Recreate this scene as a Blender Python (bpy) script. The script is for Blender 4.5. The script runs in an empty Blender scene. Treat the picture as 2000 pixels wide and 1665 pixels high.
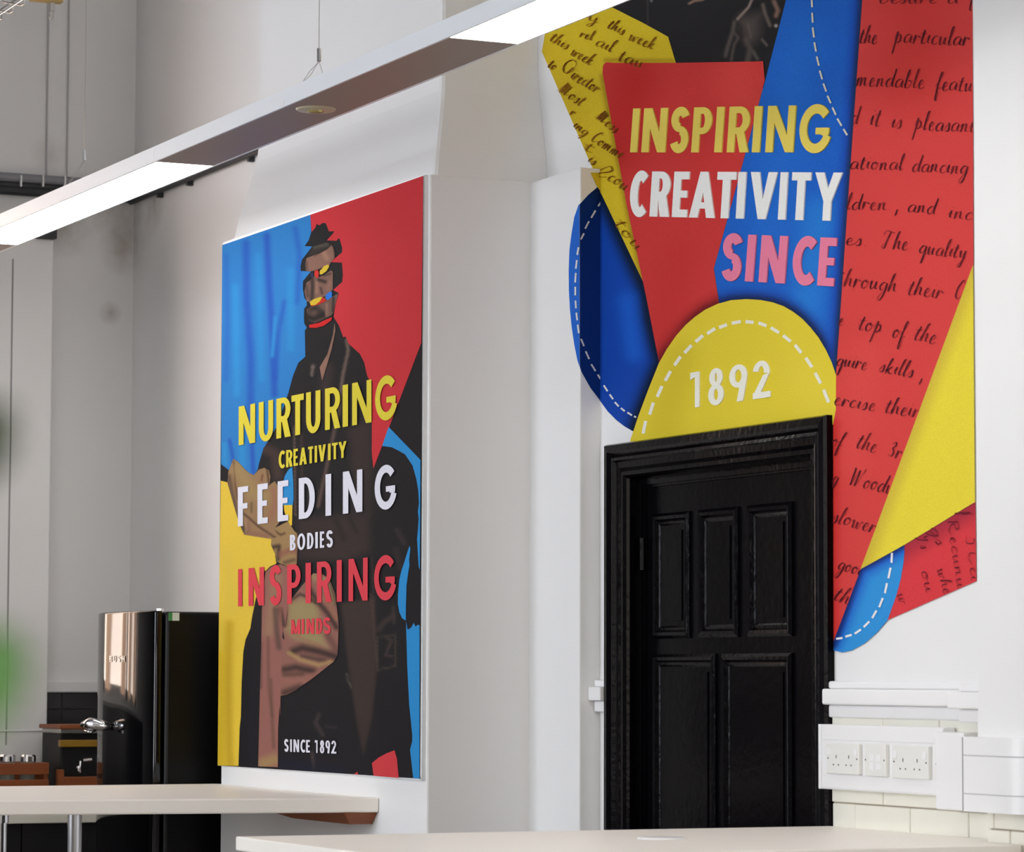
import bpy, bmesh, math, random
import numpy as np
from mathutils import Vector
from mathutils.geometry import delaunay_2d_cdt
random.seed(7)
C = bpy.context.scene.collection
# ------------------------------------------------------------------ camera
EYE = 1.45
YAW, PITCH, ROLL, F = 1.13018814, 0.0759774553, 0.00286274942, 6447.34
def _rot():
    cy, sy, cp, sp, cr, sr = math.cos(YAW), math.sin(YAW), math.cos(PITCH), math.sin(PITCH), math.cos(ROLL), math.sin(ROLL)
    f = np.array([-sy*cp, cy*cp, sp]); r0 = np.array([cy, sy, 0.]); u0 = np.cross(r0, f)
    return np.array([cr*r0 + sr*u0, -sr*r0 + cr*u0, f])
M = _rot()
cam_d = bpy.data.cameras.new('camera'); cam = bpy.data.objects.new('camera', cam_d); C.objects.link(cam)
cam_d.sensor_width = 36; cam_d.sensor_fit = 'HORIZONTAL'; cam_d.lens = F*36/2000
cam_d.clip_start = .05; cam_d.clip_end = 200
from mathutils import Matrix
cam.matrix_world = Matrix(((M[0][0], M[1][0], -M[2][0], 0), (M[0][1], M[1][1], -M[2][1], 0), (M[0][2], M[1][2], -M[2][2], EYE), (0, 0, 0, 1)))
cam_d.dof.use_dof = True; cam_d.dof.focus_distance = 9.0; cam_d.dof.aperture_fstop = 9.0
bpy.context.scene.camera = cam
sc = bpy.context.scene
sc.view_settings.view_transform = 'Standard'; sc.view_settings.look = 'None'
sc.view_settings.exposure = 0.06; sc.view_settings.gamma = 1; sc.view_settings.use_curve_mapping = False
sc.cycles.max_bounces = 8; sc.cycles.diffuse_bounces = 5
w = bpy.data.worlds.new('world'); sc.world = w; w.use_nodes = True
w.node_tree.nodes['Background'].inputs[0].default_value = (.75, .85, 1, 1)
w.node_tree.nodes['Background'].inputs[1].default_value = 1.0
WIN_FRONT, WIN_RIGHT, WIN_LEFT, LAMP = 12.2, 4.2, 3.4, 8.6      # light given off by window glass and lamp diffusers

# ------------------------------------------------------------------ pixel -> point on a plane of the room
def ray(x, y): return M.T @ np.array([(x-1000)/F, -(y-832.5)/F, 1.])
def onY(x, y, Y): d = ray(x, y); p = d*Y/d[1]; return np.array([p[0], p[1], p[2]+EYE])
def onX(x, y, X): d = ray(x, y); p = d*X/d[0]; return np.array([p[0], p[1], p[2]+EYE])
def onZ(x, y, Z): d = ray(x, y); p = d*(Z-EYE)/d[2]; return np.array([p[0], p[1], p[2]+EYE])
def proj(p):
    c = M @ (np.array(p, float)-np.array([0, 0, EYE])); return 1000+F*c[0]/c[2], 832.5-F*c[1]/c[2]
def lin(c): return tuple((v/255/12.92 if v/255 <= .04045 else ((v/255+.055)/1.055)**2.4) for v in c)

# ------------------------------------------------------------------ materials
def mat(name, col, rough=.5, metal=0., spec=.5, bump=0., bscale=40., var=0., vscale=8., emit=None, coat=0.):
    m = bpy.data.materials.new(name); m.use_nodes = True; n = m.node_tree.nodes; l = m.node_tree.links
    b = n['Principled BSDF']; c = (*lin(col), 1)
    b.inputs['Base Color'].default_value = c; b.inputs['Roughness'].default_value = rough
    b.inputs['Metallic'].default_value = metal; b.inputs['Specular IOR Level'].default_value = spec
    b.inputs['Coat Weight'].default_value = coat
    if emit:
        b.inputs['Emission Color'].default_value = (*lin(emit[0]), 1); b.inputs['Emission Strength'].default_value = emit[1]
    if bump or var:
        tc = n.new('ShaderNodeNewGeometry')
    if bump:
        t = n.new('ShaderNodeTexNoise'); t.inputs['Scale'].default_value = bscale; t.inputs['Detail'].default_value = 5
        l.new(tc.outputs['Position'], t.inputs['Vector'])
        bp = n.new('ShaderNodeBump'); bp.inputs['Strength'].default_value = bump; bp.inputs['Distance'].default_value = .01
        l.new(t.outputs[0], bp.inputs['Height']); l.new(bp.outputs[0], b.inputs['Normal'])
    if var:
        t2 = n.new('ShaderNodeTexNoise'); t2.inputs['Scale'].default_value = vscale; t2.inputs['Detail'].default_value = 6
        l.new(tc.outputs['Position'], t2.inputs['Vector'])
        mx = n.new('ShaderNodeMix'); mx.data_type = 'RGBA'
        mx.inputs[6].default_value = tuple(v*(1-var) for v in c[:3])+(1,); mx.inputs[7].default_value = tuple(min(1, v*(1+var)) for v in c[:3])+(1,)
        l.new(t2.outputs[0], mx.inputs[0]); l.new(mx.outputs[2], b.inputs['Base Color'])
    return m
def wood(name, c1, c2, rough=.45, axis=1, scale=3):
    m = mat(name, c1, rough); n = m.node_tree.nodes; l = m.node_tree.links
    g = n.new('ShaderNodeNewGeometry'); mp = n.new('ShaderNodeMapping'); s = [14, 14, 14]; s[axis] = 1.2
    mp.inputs['Scale'].default_value = s; t = n.new('ShaderNodeTexNoise'); t.inputs['Scale'].default_value = scale; t.inputs['Detail'].default_value = 8
    mx = n.new('ShaderNodeMix'); mx.data_type = 'RGBA'; mx.inputs[6].default_value = (*lin(c1), 1); mx.inputs[7].default_value = (*lin(c2), 1)
    l.new(g.outputs['Position'], mp.inputs['Vector']); l.new(mp.outputs[0], t.inputs['Vector']); l.new(t.outputs[0], mx.inputs[0])
    l.new(mx.outputs[2], n['Principled BSDF'].inputs['Base Color']); return m
def print_mat(name, rough=.55, spec=.3):
    m = mat(name, (200, 200, 200), rough, spec=spec); n = m.node_tree.nodes; l = m.node_tree.links
    a = n.new('ShaderNodeAttribute'); a.attribute_name = 'Col'
    g = n.new('ShaderNodeNewGeometry'); t = n.new('ShaderNodeTexNoise'); t.inputs['Scale'].default_value = 350; t.inputs['Detail'].default_value = 3
    r = n.new('ShaderNodeMapRange'); r.inputs[1].default_value = .3; r.inputs[2].default_value = .7; r.inputs[3].default_value = .9; r.inputs[4].default_value = 1.1
    v = n.new('ShaderNodeVectorMath'); v.operation = 'SCALE'
    l.new(g.outputs['Position'], t.inputs['Vector']); l.new(t.outputs[0], r.inputs[0]); l.new(a.outputs['Color'], v.inputs[0]); l.new(r.outputs[0], v.inputs['Scale'])
    l.new(v.outputs[0], n['Principled BSDF'].inputs['Base Color']); return m
PAINT = mat('wall_paint', (231, 231, 231), .6, spec=.25, bump=.12, bscale=5, var=.012, vscale=2)
PAINT_G = mat('satin_white_paint', (236, 236, 237), .35, spec=.4, bump=.05, bscale=14)
def stained(name, spots):
    m = mat(name, (231, 231, 231), .6, spec=.25, bump=.12, bscale=5); n = m.node_tree.nodes; l = m.node_tree.links
    g = n.new('ShaderNodeNewGeometry'); t = n.new('ShaderNodeTexNoise'); t.inputs['Scale'].default_value = 16; t.inputs['Detail'].default_value = 8; l.new(g.outputs['Position'], t.inputs['Vector'])
    acc = None
    for p, r, k in spots:
        d = n.new('ShaderNodeVectorMath'); d.operation = 'DISTANCE'; d.inputs[1].default_value = tuple(p); l.new(g.outputs['Position'], d.inputs[0])
        q = n.new('ShaderNodeMapRange'); q.inputs[1].default_value = 0; q.inputs[2].default_value = r; q.inputs[3].default_value = k; q.inputs[4].default_value = 0; l.new(d.outputs['Value'], q.inputs[0])
        if acc is None: acc = q.outputs[0]
        else:
            ad = n.new('ShaderNodeMath'); ad.operation = 'ADD'; l.new(acc, ad.inputs[0]); l.new(q.outputs[0], ad.inputs[1]); acc = ad.outputs[0]
    mu = n.new('ShaderNodeMath'); mu.operation = 'MULTIPLY'; mu.use_clamp = True; l.new(acc, mu.inputs[0]); l.new(t.outputs[0], mu.inputs[1])
    mx = n.new('ShaderNodeMix'); mx.data_type = 'RGBA'; mx.inputs[6].default_value = (*lin((231, 231, 231)), 1); mx.inputs[7].default_value = (*lin((128, 110, 92)), 1)
    l.new(mu.outputs[0], mx.inputs[0]); l.new(mx.outputs[2], n['Principled BSDF'].inputs['Base Color']); return m
PAINT_S = stained('stained_wall_paint', [(onX(238, 418, -11.85), .13, .95), (onX(236, 490, -11.85), .10, .8), (onX(115, 448, -11.85), .12, .8), (onY(300, 392, 4.0), .14, .9), (onX(150, 430, -11.85), .16, .4), (onX(215, 612, -11.85), .05, .8), (onX(96, 300, -11.85), .08, .5), (onY(275, 480, 4.0), .16, .3)])
CEIL = mat('ceiling_paint', (190, 190, 190), .8)
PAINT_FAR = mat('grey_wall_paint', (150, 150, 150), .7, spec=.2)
FLOORM = wood('floor_boards', (142, 134, 126), (122, 114, 106), .4, 0)
BLACK2 = mat('black_gloss_moulding', (5, 4, 7), .18, spec=.11, bump=.12, bscale=60)
BLACK = mat('black_gloss_paint', (6, 5, 8), .2, spec=.06, bump=.1, bscale=40)
PLASTIC = mat('white_plastic', (235, 235, 236), .3, spec=.5)
PLASTIC2 = mat('ivory_plastic', (228, 228, 224), .28, spec=.5)
HOLE = mat('dark_slot', (38, 36, 36), .6)
BRICKM = mat('glazed_brick', (240, 238, 226), .15, spec=.6, bump=.15, bscale=12, var=.03, vscale=14)
MORTAR = mat('mortar', (176, 164, 146), .9, bump=.4, bscale=120)
TABLE = mat('cream_laminate', (246, 241, 233), .38, spec=.1)
TABLE_E = mat('cream_edging', (226, 222, 208), .35)
CHROME = mat('chrome', (225, 225, 228), .12, metal=1.)
STEEL = mat('brushed_steel', (190, 188, 184), .3, metal=1.)
ALU = mat('satin_aluminium_paint', (236, 240, 244), .4, metal=.15, spec=.4)
LAMP_UNDER = mat('lamp_underside', (150, 136, 126), .5)
DIFF = mat('lamp_diffuser', (255, 255, 255), .4, emit=((255, 253, 248), LAMP))
FRIDGE = mat('black_enamel', (6, 6, 8), .06, spec=.38)
FRIDGE_S = mat('black_side', (5, 5, 6), .35, spec=.2)
TILE = mat('dark_tile', (36, 35, 37), .2, spec=.5, var=.1)
GROUT = mat('grey_grout', (92, 90, 88), .9)
ORANGE = wood('orange_wood', (158, 84, 38), (108, 56, 24), .45, 1)
DARK = mat('dark_cabinet', (22, 21, 22), .5, spec=.3)
PIPE = mat('grey_pipe', (136, 136, 142), .5)
CABLEM = mat('painted_cable', (186, 186, 188), .6)
PIPE_D = mat('dark_pipe', (40, 42, 46), .5)
LEAF = mat('leaf_green', (104, 150, 88), .4, spec=.4, var=.25, vscale=30)
LEAF_D = mat('leaf_dark', (52, 74, 36), .4, spec=.4, var=.2, vscale=30)
STEMM = mat('plant_stem', (96, 84, 50), .7)
POT = mat('terracotta', (168, 98, 70), .8)
SOIL = mat('soil', (50, 38, 30), 1.)
PRINT = print_mat('printed_vinyl', .6, .04); PPRINT = print_mat('printed_canvas', .65, .02)
WGLASS = mat('unseen_south_window_glass', (255, 255, 255), .3, emit=((240, 246, 255), WIN_FRONT))
EGLASS = mat('unseen_east_window_glass', (255, 255, 255), .3, emit=((255, 248, 238), WIN_RIGHT))
LGLASS = mat('west_window_glass', (255, 255, 255), .3, emit=((255, 247, 238), WIN_LEFT))
BLIND = mat('glowing_beige_blind', (214, 176, 146), .7, emit=((236, 196, 166), WIN_LEFT*.55))  # blind glows by itself to stand in for daylight behind it

# ------------------------------------------------------------------ mesh helpers
class MB:
    def __init__(s): s.v = []; s.f = []
    def add(s, vs, fs):
        k = len(s.v); s.v += [tuple(map(float, v)) for v in vs]; s.f += [tuple(i+k for i in f) for f in fs]; return s
    def box(s, x0, x1, y0, y1, z0, z1):
        x0, x1 = min(x0, x1), max(x0, x1); y0, y1 = min(y0, y1), max(y0, y1); z0, z1 = min(z0, z1), max(z0, z1)
        return s.add([(x0, y0, z0), (x1, y0, z0), (x1, y1, z0), (x0, y1, z0), (x0, y0, z1), (x1, y0, z1), (x1, y1, z1), (x0, y1, z1)],
                     [(3, 2, 1, 0), (4, 5, 6, 7), (0, 1, 5, 4), (1, 2, 6, 5), (2, 3, 7, 6), (3, 0, 4, 7)])
    def prismz(s, poly, z0, z1):
        n = len(poly); vs = [(x, y, z0) for x, y in poly]+[(x, y, z1) for x, y in poly]
        return s.add(vs, [tuple(range(n))[::-1], tuple(range(n, 2*n))]+[(i, (i+1) % n, n+(i+1) % n, n+i) for i in range(n)])
    def sweep(s, rings, closed=False, caps=True):
        n = len(rings[0]); k = []; fs = []
        vs = [p for r in rings for p in r]
        m = len(rings)
        for j in range(m if closed else m-1):
            a = j*n; b = ((j+1) % m)*n
            fs += [(a+i, a+(i+1) % n, b+(i+1) % n, b+i) for i in range(n)]
        if caps and not closed: fs += [tuple(range(n))[::-1], tuple(range((m-1)*n, m*n))]
        return s.add(vs, fs)
    def tube(s, pts, r, n=10):
        pts = [Vector(p) for p in pts]; rings = []
        rs = r if isinstance(r, (list, tuple)) else [r]*len(pts)
        for i, p in enumerate(pts):
            d = (pts[min(i+1, len(pts)-1)]-pts[max(i-1, 0)]).normalized()
            a = d.cross(Vector((0, 0, 1)));
            if a.length < .05: a = d.cross(Vector((0, 1, 0)))
            a.normalize(); b = d.cross(a)
            rings.append([tuple(p+(a*math.cos(t)+b*math.sin(t))*rs[i]) for t in [2*math.pi*k/n for k in range(n)]])
        return s.sweep(rings)
    def lathe(s, c, prof, n=24):
        rings = [[(c[0]+r*math.cos(2*math.pi*k/n), c[1]+r*math.sin(2*math.pi*k/n), c[2]+z) for k in range(n)] for r, z in prof]
        return s.sweep(rings)
    def build(s, name, m, parent=None, bevel=0, seg=2, smooth=False, label=None, cat=None, group=None, kind=None):
        me = bpy.data.meshes.new(name)
        if parent is not None:
            o0 = world_loc(parent)
        else:
            a = np.array(s.v); o0 = Vector(((a[:, 0].min()+a[:, 0].max())/2, (a[:, 1].min()+a[:, 1].max())/2, a[:, 2].min()))
        me.from_pydata([(v[0]-o0[0], v[1]-o0[1], v[2]-o0[2]) for v in s.v], [], s.f); me.update()
        b = bmesh.new(); b.from_mesh(me); bmesh.ops.recalc_face_normals(b, faces=b.faces); b.to_mesh(me); b.free()
        me.materials.append(m)
        o = bpy.data.objects.new(name, me); C.objects.link(o)
        if parent is not None: o.parent = parent
        else: o.location = o0
        if bevel:
            md = o.modifiers.new('b', 'BEVEL'); md.width = bevel; md.segments = seg; md.limit_method = 'ANGLE'; md.angle_limit = .6
        if smooth:
            for p in me.polygons: p.use_smooth = True
        tag(o, label, cat, group, kind); return o
def world_loc(o):
    v = Vector(o.location); p = o.parent
    while p is not None: v = v+Vector(p.location); p = p.parent
    return v
def tag(o, label=None, cat=None, group=None, kind=None):
    if label: o['label'] = label
    if cat: o['category'] = cat
    if group: o['group'] = group
    if kind: o['kind'] = kind
def thing(name, label, cat, loc, group=None):
    o = bpy.data.objects.new(name, None); C.objects.link(o); o.location = loc; o.empty_display_size = .1
    tag(o, label, cat, group); return o
def struct(mb, name, m, parent=None, **k): return mb.build(name, m, parent, kind=None if parent is not None else 'structure', **k)
def box(*a): return MB().box(*a)

# ------------------------------------------------------------------ planes of the room (metres)
Y3 = 4.0                                  # bay wall with the door
XF = onY(1628, 900, Y3)[0]                # architrave, right outer edge
YF = 3.978                                # architrave front
X23 = onY(1172, 700, Y3)[0]; Y2 = 3.939   # step beside the chimney breast
X12 = -8.240; Y1 = 3.633                  # breast front, lower part
XU = -8.316; YU = 3.701; XUL = -9.746     # breast, upper part
XBL = -9.850
ZL = 1.38+EYE                             # ledge height
XE = -11.85                               # end wall
CEILZ = 5.6; XR = 3.2; YS = -5.6
YP = 3.6185                               # printed face of the canvas

# ------------------------------------------------------------------ room shell
floor = struct(box(XE-.3, XR+.3, YS-.3, 4.5, -.1, 0), 'floor', FLOORM)
struct(box(XE-.3, XR+.3, YS-.3, 4.5, CEILZ, CEILZ+.15), 'ceiling', CEIL)
XFL = onY(1181, 900, YF)[0]               # architrave, left outer edge
ZFT = onY(1181, 869.7, YF)[2]             # top of the architrave
DX0, DX1, DZ = XFL+.095, XF-.095, ZFT-.09 # clear opening
mb = MB()
mb.box(XE-.3, DX0-.02, Y3, 4.5, 0, CEILZ); mb.box(DX1+.02, XR+.3, Y3, 4.5, 0, CEILZ); mb.box(DX0-.02, DX1+.02, Y3, 4.5, DZ+.02, CEILZ)
wall_back = struct(mb, 'wall_back', PAINT_S)
mb = MB()
mb.prismz([(XBL, Y3+.01), (XBL, Y1), (X12, Y1), (X12, Y3+.01)], 0, ZL)
wall_chimney = struct(mb, 'wall_chimney', PAINT, bevel=.006)
# upper part of the breast, flaring softly into the lower part
rings = []
for z, x, y, xl in ((ZL-.01, -8.252, 3.650, -9.842), (ZL+.07, -8.262, 3.660, -9.82), (ZL+.17, -8.285, 3.68, -9.78), (ZL+.25, -8.305, 3.695, -9.752), (ZL+.33, XU, YU, XUL), (CEILZ, XU, YU, XUL)):
    rings.append([(xl, Y3+.01, z), (xl, y, z), (x, y, z), (x, Y3+.01, z)])
mb = MB().sweep(rings)
bu = struct(mb, 'chimney_upper', PAINT, wall_chimney, bevel=.012)
# chipped plaster at the arris of the upper breast
p = onY(866, 212, YU); q = onX(890, 226, XU)
mb = MB()
for k in range(9):
    a = random.uniform(0, 1); c = np.array([XU-.004+.012*a, YU+.05*a, onY(864, 205+22*a, YU)[2]]); r = random.uniform(.008, .018)
    vs = [(c[0]+r*.35*math.cos(t), c[1]+r*.8*math.sin(t)*.6, c[2]+r*math.sin(t+1.1*k)) for t in [2*math.pi*j/6 for j in range(6)]]
    mb.add(vs+[(c[0]+.006, c[1]-.003, c[2])], [(i, (i+1) % 6, 6) for i in range(6)])
struct(mb, 'plaster_chip', PAINT, wall_chimney)
struct(MB().prismz([(X12-.02, Y3+.01), (X12-.02, Y2), (X23, Y2), (X23, Y3+.01)], 0, ZL-.003), 'wall_step', PAINT, bevel=.004)
# end wall with a window in it (left of the frame; it shows as a reflection in the refrigerator)
WZ0, WZ1, WY0, WY1 = 1.44, 3.6, 2.0, 3.15
mb = MB(); X0, X1 = XE-.3, XE
mb.box(X0, X1, YS-.3, WY0, 0, CEILZ); mb.box(X0, X1, WY1, Y3, 0, CEILZ); mb.box(X0, X1, WY0, WY1, 0, WZ0); mb.box(X0, X1, WY0, WY1, WZ1, CEILZ)
wall_left = struct(mb, 'wall_left', PAINT_S)
# front (window) wall and right wall
wins_f = [(-10.4, -7.7), (-7.1, -6.4)]
FZ0, FZ1 = .95, 4.6
mb = MB(); xs = [XE-.3]+[v for a in wins_f for v in a]+[XR+.3]
for i in range(0, len(xs), 2): mb.box(xs[i], xs[i+1], YS-.3, YS, 0, CEILZ)
for a, b in wins_f: mb.box(a, b, YS-.3, YS, 0, FZ0); mb.box(a, b, YS-.3, YS, FZ1, CEILZ)
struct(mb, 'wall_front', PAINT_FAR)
wins_r = [(-4.4, -2.4), (-1.0, 1.0), (1.6, 3.2)]
mb = MB(); xs = [YS-.3]+[v for a in wins_r for v in a]+[4.5]
for i in range(0, len(xs), 2): mb.box(XR, XR+.3, xs[i], xs[i+1], 0, CEILZ)
for a, b in wins_r: mb.box(XR, XR+.3, a, b, 0, FZ0); mb.box(XR, XR+.3, a, b, FZ1, CEILZ)
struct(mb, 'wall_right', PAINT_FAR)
struct(box(-10.6, -10.45, YS, 1.4, 0, CEILZ), 'wall_light_screen', PAINT_FAR)     # added out of view to keep window light off the kitchen bay
nwin = 0
def window(axis, p, a, b, z0, z1, glass, inward):
    global nwin; nwin += 1
    def bx(mb, u0, u1, d0, d1, zz0, zz1):
        if axis == 'Y': mb.box(u0, u1, p+d0*inward, p+d1*inward, zz0, zz1)
        else: mb.box(p+d0*inward, p+d1*inward, u0, u1, zz0, zz1)
    fr = MB(); bx(fr, a, a+.06, -.2, -.1, z0, z1); bx(fr, b-.06, b, -.2, -.1, z0, z1); bx(fr, a, b, -.2, -.1, z0, z0+.06); bx(fr, a, b, -.2, -.1, z1-.06, z1)
    m_ = (a+b)/2; bx(fr, m_-.025, m_+.025, -.2, -.1, z0, z1); zz = z0+(z1-z0)*.62; bx(fr, a, b, -.2, -.1, zz-.025, zz+.025)
    o = struct(fr, 'window_%d' % nwin, PAINT_G)
    g = MB(); bx(g, a+.02, b-.02, -.17, -.16, z0+.02, z1-.02); struct(g, 'pane', glass, o)
    si = MB(); bx(si, a-.03, b+.03, -.2, .04, z0-.035, z0); struct(si, 'window_sill', PAINT_G, o)
    return o
for a, b in wins_f: window('Y', YS, a, b, FZ0, FZ1, WGLASS, 1)  # unseen windows, placed and sized to light the chimney breast
for a, b in wins_r: window('X', XR, a, b, FZ0, FZ1, EGLASS, -1)  # unseen windows added to light the right-facing wall returns
wl = window('X', XE, WY0, WY1, WZ0, WZ1, LGLASS, 1)
for k in range(4):
    y = WY0+.1+k*.27
    struct(box(XE-.09, XE-.085, y, y+.13, WZ0+.03, WZ1-.03), 'blind_slat', BLIND, wl)

# ------------------------------------------------------------------ door
door = struct(box(DX0-.01, DX1+.01, 4.045, 4.085, 0, DZ+.01), 'door_1', BLACK)
def loop(x0, x1, z0, z1, prof, sides='LTRB'):
    """mitred moulding round a rectangle: prof = [(inset, y)] drawn from the outside in"""
    mb = MB(); P = lambda i, y, c: [(x0+i, y, z0+i if 'B' in sides else z0), (x0+i, y, z1-i), (x1-i, y, z1-i), (x1-i, y, z0+i if 'B' in sides else z0)][c]
    segs = {'L': (0, 1), 'T': (1, 2), 'R': (2, 3), 'B': (3, 0)}
    for s_ in sides:
        a, b = segs[s_]; vs = [P(i, y, a) for i, y in prof]+[P(i, y, b) for i, y in prof]; n = len(prof)
        mb.add(vs, [(i, i+1, n+i+1, n+i) for i in range(n-1)])
    return mb
A = [(0, 4.0), (0, 3.982), (.004, 3.974), (.022, 3.972), (.028, 3.978), (.034, 3.984), (.038, 3.978), (.046, 3.976), (.050, 3.984), (.066, 3.986), (.070, 3.992), (.076, 3.988), (.086, 3.988), (.092, 3.996), (.095, 4.004), (.095, 4.03), (.112, 4.03), (.112, 4.038), (.118, 4.038), (.118, 4.05)]
struct(loop(XFL, XF, 0, ZFT, A, 'LTR'), 'architrave', BLACK2, door)
def mould(x0, x1, z0, z1, name='panel_moulding'):
    prof = [(-.012, 4.046), (-.012, 4.040), (-.004, 4.034), (.004, 4.036), (.010, 4.044), (.016, 4.042), (.022, 4.046), (.026, 4.056), (.034, 4.058)]
    struct(loop(x0, x1, z0, z1, prof), name, BLACK2, door)
    struct(box(x0+.034, x1-.034, 4.038+.004, 4.05, z0+.034, z1-.034), 'door_panel', BLACK, door)
YD = 4.045
def dx(px, y): return onY(px, y, YD)[0]
zt = (onY(1278, 1008, YD)[2]+onY(1549, 977, YD)[2])/2; zb = onY(1400, 1246, YD)[2]
for a, b in ((1283, 1345), (1372, 1440), (1468, 1545)): mould(dx(a, 1100), dx(b, 1100), zb+.012, zt-.012)
zt2 = onY(1450, 1277, YD)[2]
for a, b in ((1283, 1396), (1418, 1545)): mould(dx(a, 1400), dx(b, 1400), .22, zt2-.012)
hz = onY(1240, 1115, 4.03)[2]
struct(MB().tube([(DX0+.022, 4.030, hz), (DX0+.022, 4.030, hz+.085)], .008, 10), 'hinge', BLACK, door)

# ------------------------------------------------------------------ dado rail, left stub, bricks, pilaster
XPB = onY(1928, 1600, 3.92)[0]            # bare brick pilaster, front left corner
XPL = onY(1909.5, 1200, 3.895)[0]         # plastered pilaster above it
zrow = [onY(1640, y, Y3)[2] for y in (1331, 1346, 1377, 1402)]
RP = [3.978, 3.962, 3.978]
def rail(x0, x1, y_off, name, side_ret=0, parent=None):
    mb = MB()
    for i, d in enumerate((.018, .036, .018)):
        mb.box(x0-(side_ret+d if side_ret else 0), x1, Y3, Y3-y_off-d, zrow[i+1], zrow[i])
    return mb
struct(rail(XF+.0005, 0.2, 0, 'trim_1'), 'trim_1', PAINT_G, bevel=.005, seg=3)
struct(rail(X23+.001, XFL-.001, 0, 'trim_2'), 'trim_2', PAINT_G, bevel=.004, seg=3)
def rounded(x0, x1, y0, r, n=20):
    pts = [(x0, Y3+.01), (x0, y0)]
    pts += [(x1-r+r*math.sin(t), y0+r-r*math.cos(t)) for t in [math.pi/2*k/n for k in range(n+1)]]
    return pts+[(x1, Y3+.01)]
XPR = onY(1956, 1200, 3.862)[0]+.09
zpb = onY(1940, 1588, 3.9)[2]
pil = struct(MB().prismz(rounded(XPL, XPR, 3.895, .09), zpb, CEILZ), 'wall_pilaster', PAINT)
for p_ in pil.data.polygons: p_.use_smooth = False
struct(MB().prismz([(XPB+.006, Y3+.01), (XPB+.006, 3.926), (XPR-.03, 3.926), (XPR-.03, Y3+.01)], 0, zpb), 'pilaster_core', MORTAR, pil)
mb = MB()
for i, d in enumerate((.012, .034, .012)):
    yy = (3.948, 3.926, 3.948)[i]; mb.box(onY((1871, 1848, 1871)[i], 1360, yy)[0], XPL+.02, Y3-.001, yy, zrow[i+1]-.004, zrow[i]-.004)
struct(mb, 'trim_3', PAINT_G, bevel=.005, seg=3)
# glazed bricks under the rail
RH = .0755
zj = onY(1630.7, 1567.5, Y3)[2]
struct(box(XF+.001, XPB, Y3-.0035, Y3+.001, .0, zrow[3]+.004), 'mortar_bed', MORTAR, wall_back)
jx = [onY(1676.4, 1590, Y3)[0], onY(1783.8, 1590, Y3)[0], onY(1898, 1600, Y3)[0]]
BL = (jx[2]-jx[0])/2; j2 = onY(1730.8, 1550, Y3)[0]
def brick_mesh(x0, x1, y0, z0, z1, parent, ny=-1):
    mb = box(x0, x1, y0, y0+.006, z0, z1); return mb.build('brick', BRICKM, parent, bevel=.0018, seg=1)
for r in range(-9, 3):
    z0 = zj+r*RH; z1 = z0+RH; z1c = min(z1, zrow[3]+.003)
    if z0 < .3 or z0 > zrow[3]: continue
    base = j2 if r % 2 == 0 else jx[0]
    k = math.floor((XF-base)/BL); x = base+k*BL
    while x < XPB:
        a = max(x, XF+.001)+.0012; b = min(x+BL, XPB)-.0012
        if b-a > .01: brick_mesh(a, b, Y3-.009+random.uniform(-.0012, .0012), z0+.0016, z1c-.0016, wall_back)
        x += BL
zj2 = onY(1935, 1620, 3.92)[2]; jpx = onY(1973, 1640, 3.92)[0]
for r in range(-7, 2):
    z0 = zj2+r*RH; z1 = min(z0+RH, zpb)
    if z1-z0 < .01: continue
    cuts = [XPB, (jpx if r % 2 else jpx-.06), XPR-.02]
    for a, b in zip(cuts, cuts[1:]):
        if b-a > .01: brick_mesh(a+.0012, b-.0012, 3.92+random.uniform(-.001, .001), z0+.0016, z1-.0016, pil)

# ------------------------------------------------------------------ dado trunking with sockets
TD = 3.957
XT1 = onY(1840, 1500, TD-.004)[0]
zt0, zt1 = onY(1598, 1541, TD)[2], onY(1598, 1415, TD)[2]
tr = thing('cable_trunking', 'white plastic dado trunking carrying sockets on the wall right of the black door', 'trunking', (XF+.1, Y3, zt0))
XT0 = XF-.0
box(XT0+.0006, XT1, TD, Y3-.011, zt0, zt1).build('trunking_body', PLASTIC, tr, bevel=.003)
zl0, zl1 = zt0+.027+.012, zt1-.035
box(XT0+.0006, XT0+.012, TD-.0025, TD, zt0, zt1).build('end_cap', PLASTIC, tr, bevel=.0015)
box(XT0+.016, XT1, TD-.0018, TD, zl1, zt1-.004).build('upper_cover', PLASTIC, tr, bevel=.0008)
box(XT0+.016, XT1, TD-.0018, TD, zt0+.004, zl0-.004).build('lower_cover', PLASTIC, tr, bevel=.0008)
XT2 = onY(1878, 1500, TD-.02)[0]
zc0, zc1 = onY(1850, 1583, TD-.02)[2], onY(1850, 1431, TD-.02)[2]
box(XT1, XT2+.012, TD-.022, Y3-.011, zc0, zc1).build('corner_box', PLASTIC, tr, bevel=.004)
PT = 3.862
zp0, zp1 = onY(1890, 1586, PT)[2], onY(1890, 1440, PT)[2]
xpt = onY(1880, 1500, PT)[0]; arc_ = lambda x1, y0, r: [(x1-r+r*math.sin(t), y0+r-r*math.cos(t)) for t in [math.pi/2*k/20 for k in range(21)]]
MB().prismz([(xpt, 3.8945), (xpt, PT)]+arc_(XPR+.034, PT, .124)+arc_(XPR+.001, 3.8945, .09)[::-1], zp0, zp1).build('pilaster_trunking', PLASTIC, tr)
JL = mat('joint_line', (178, 178, 180), .6)
for ya in (1476, 1551):
    z = onY(1890, ya, PT)[2]; MB().prismz([(xpt+.002, PT+.001), (xpt+.002, PT-.0008)]+arc_(XPR+.0348, PT-.0008, .1248)+arc_(XPR+.033, PT+.001, .123)[::-1], z-.0011, z+.0011).build('cover_joint', JL, tr)
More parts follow.
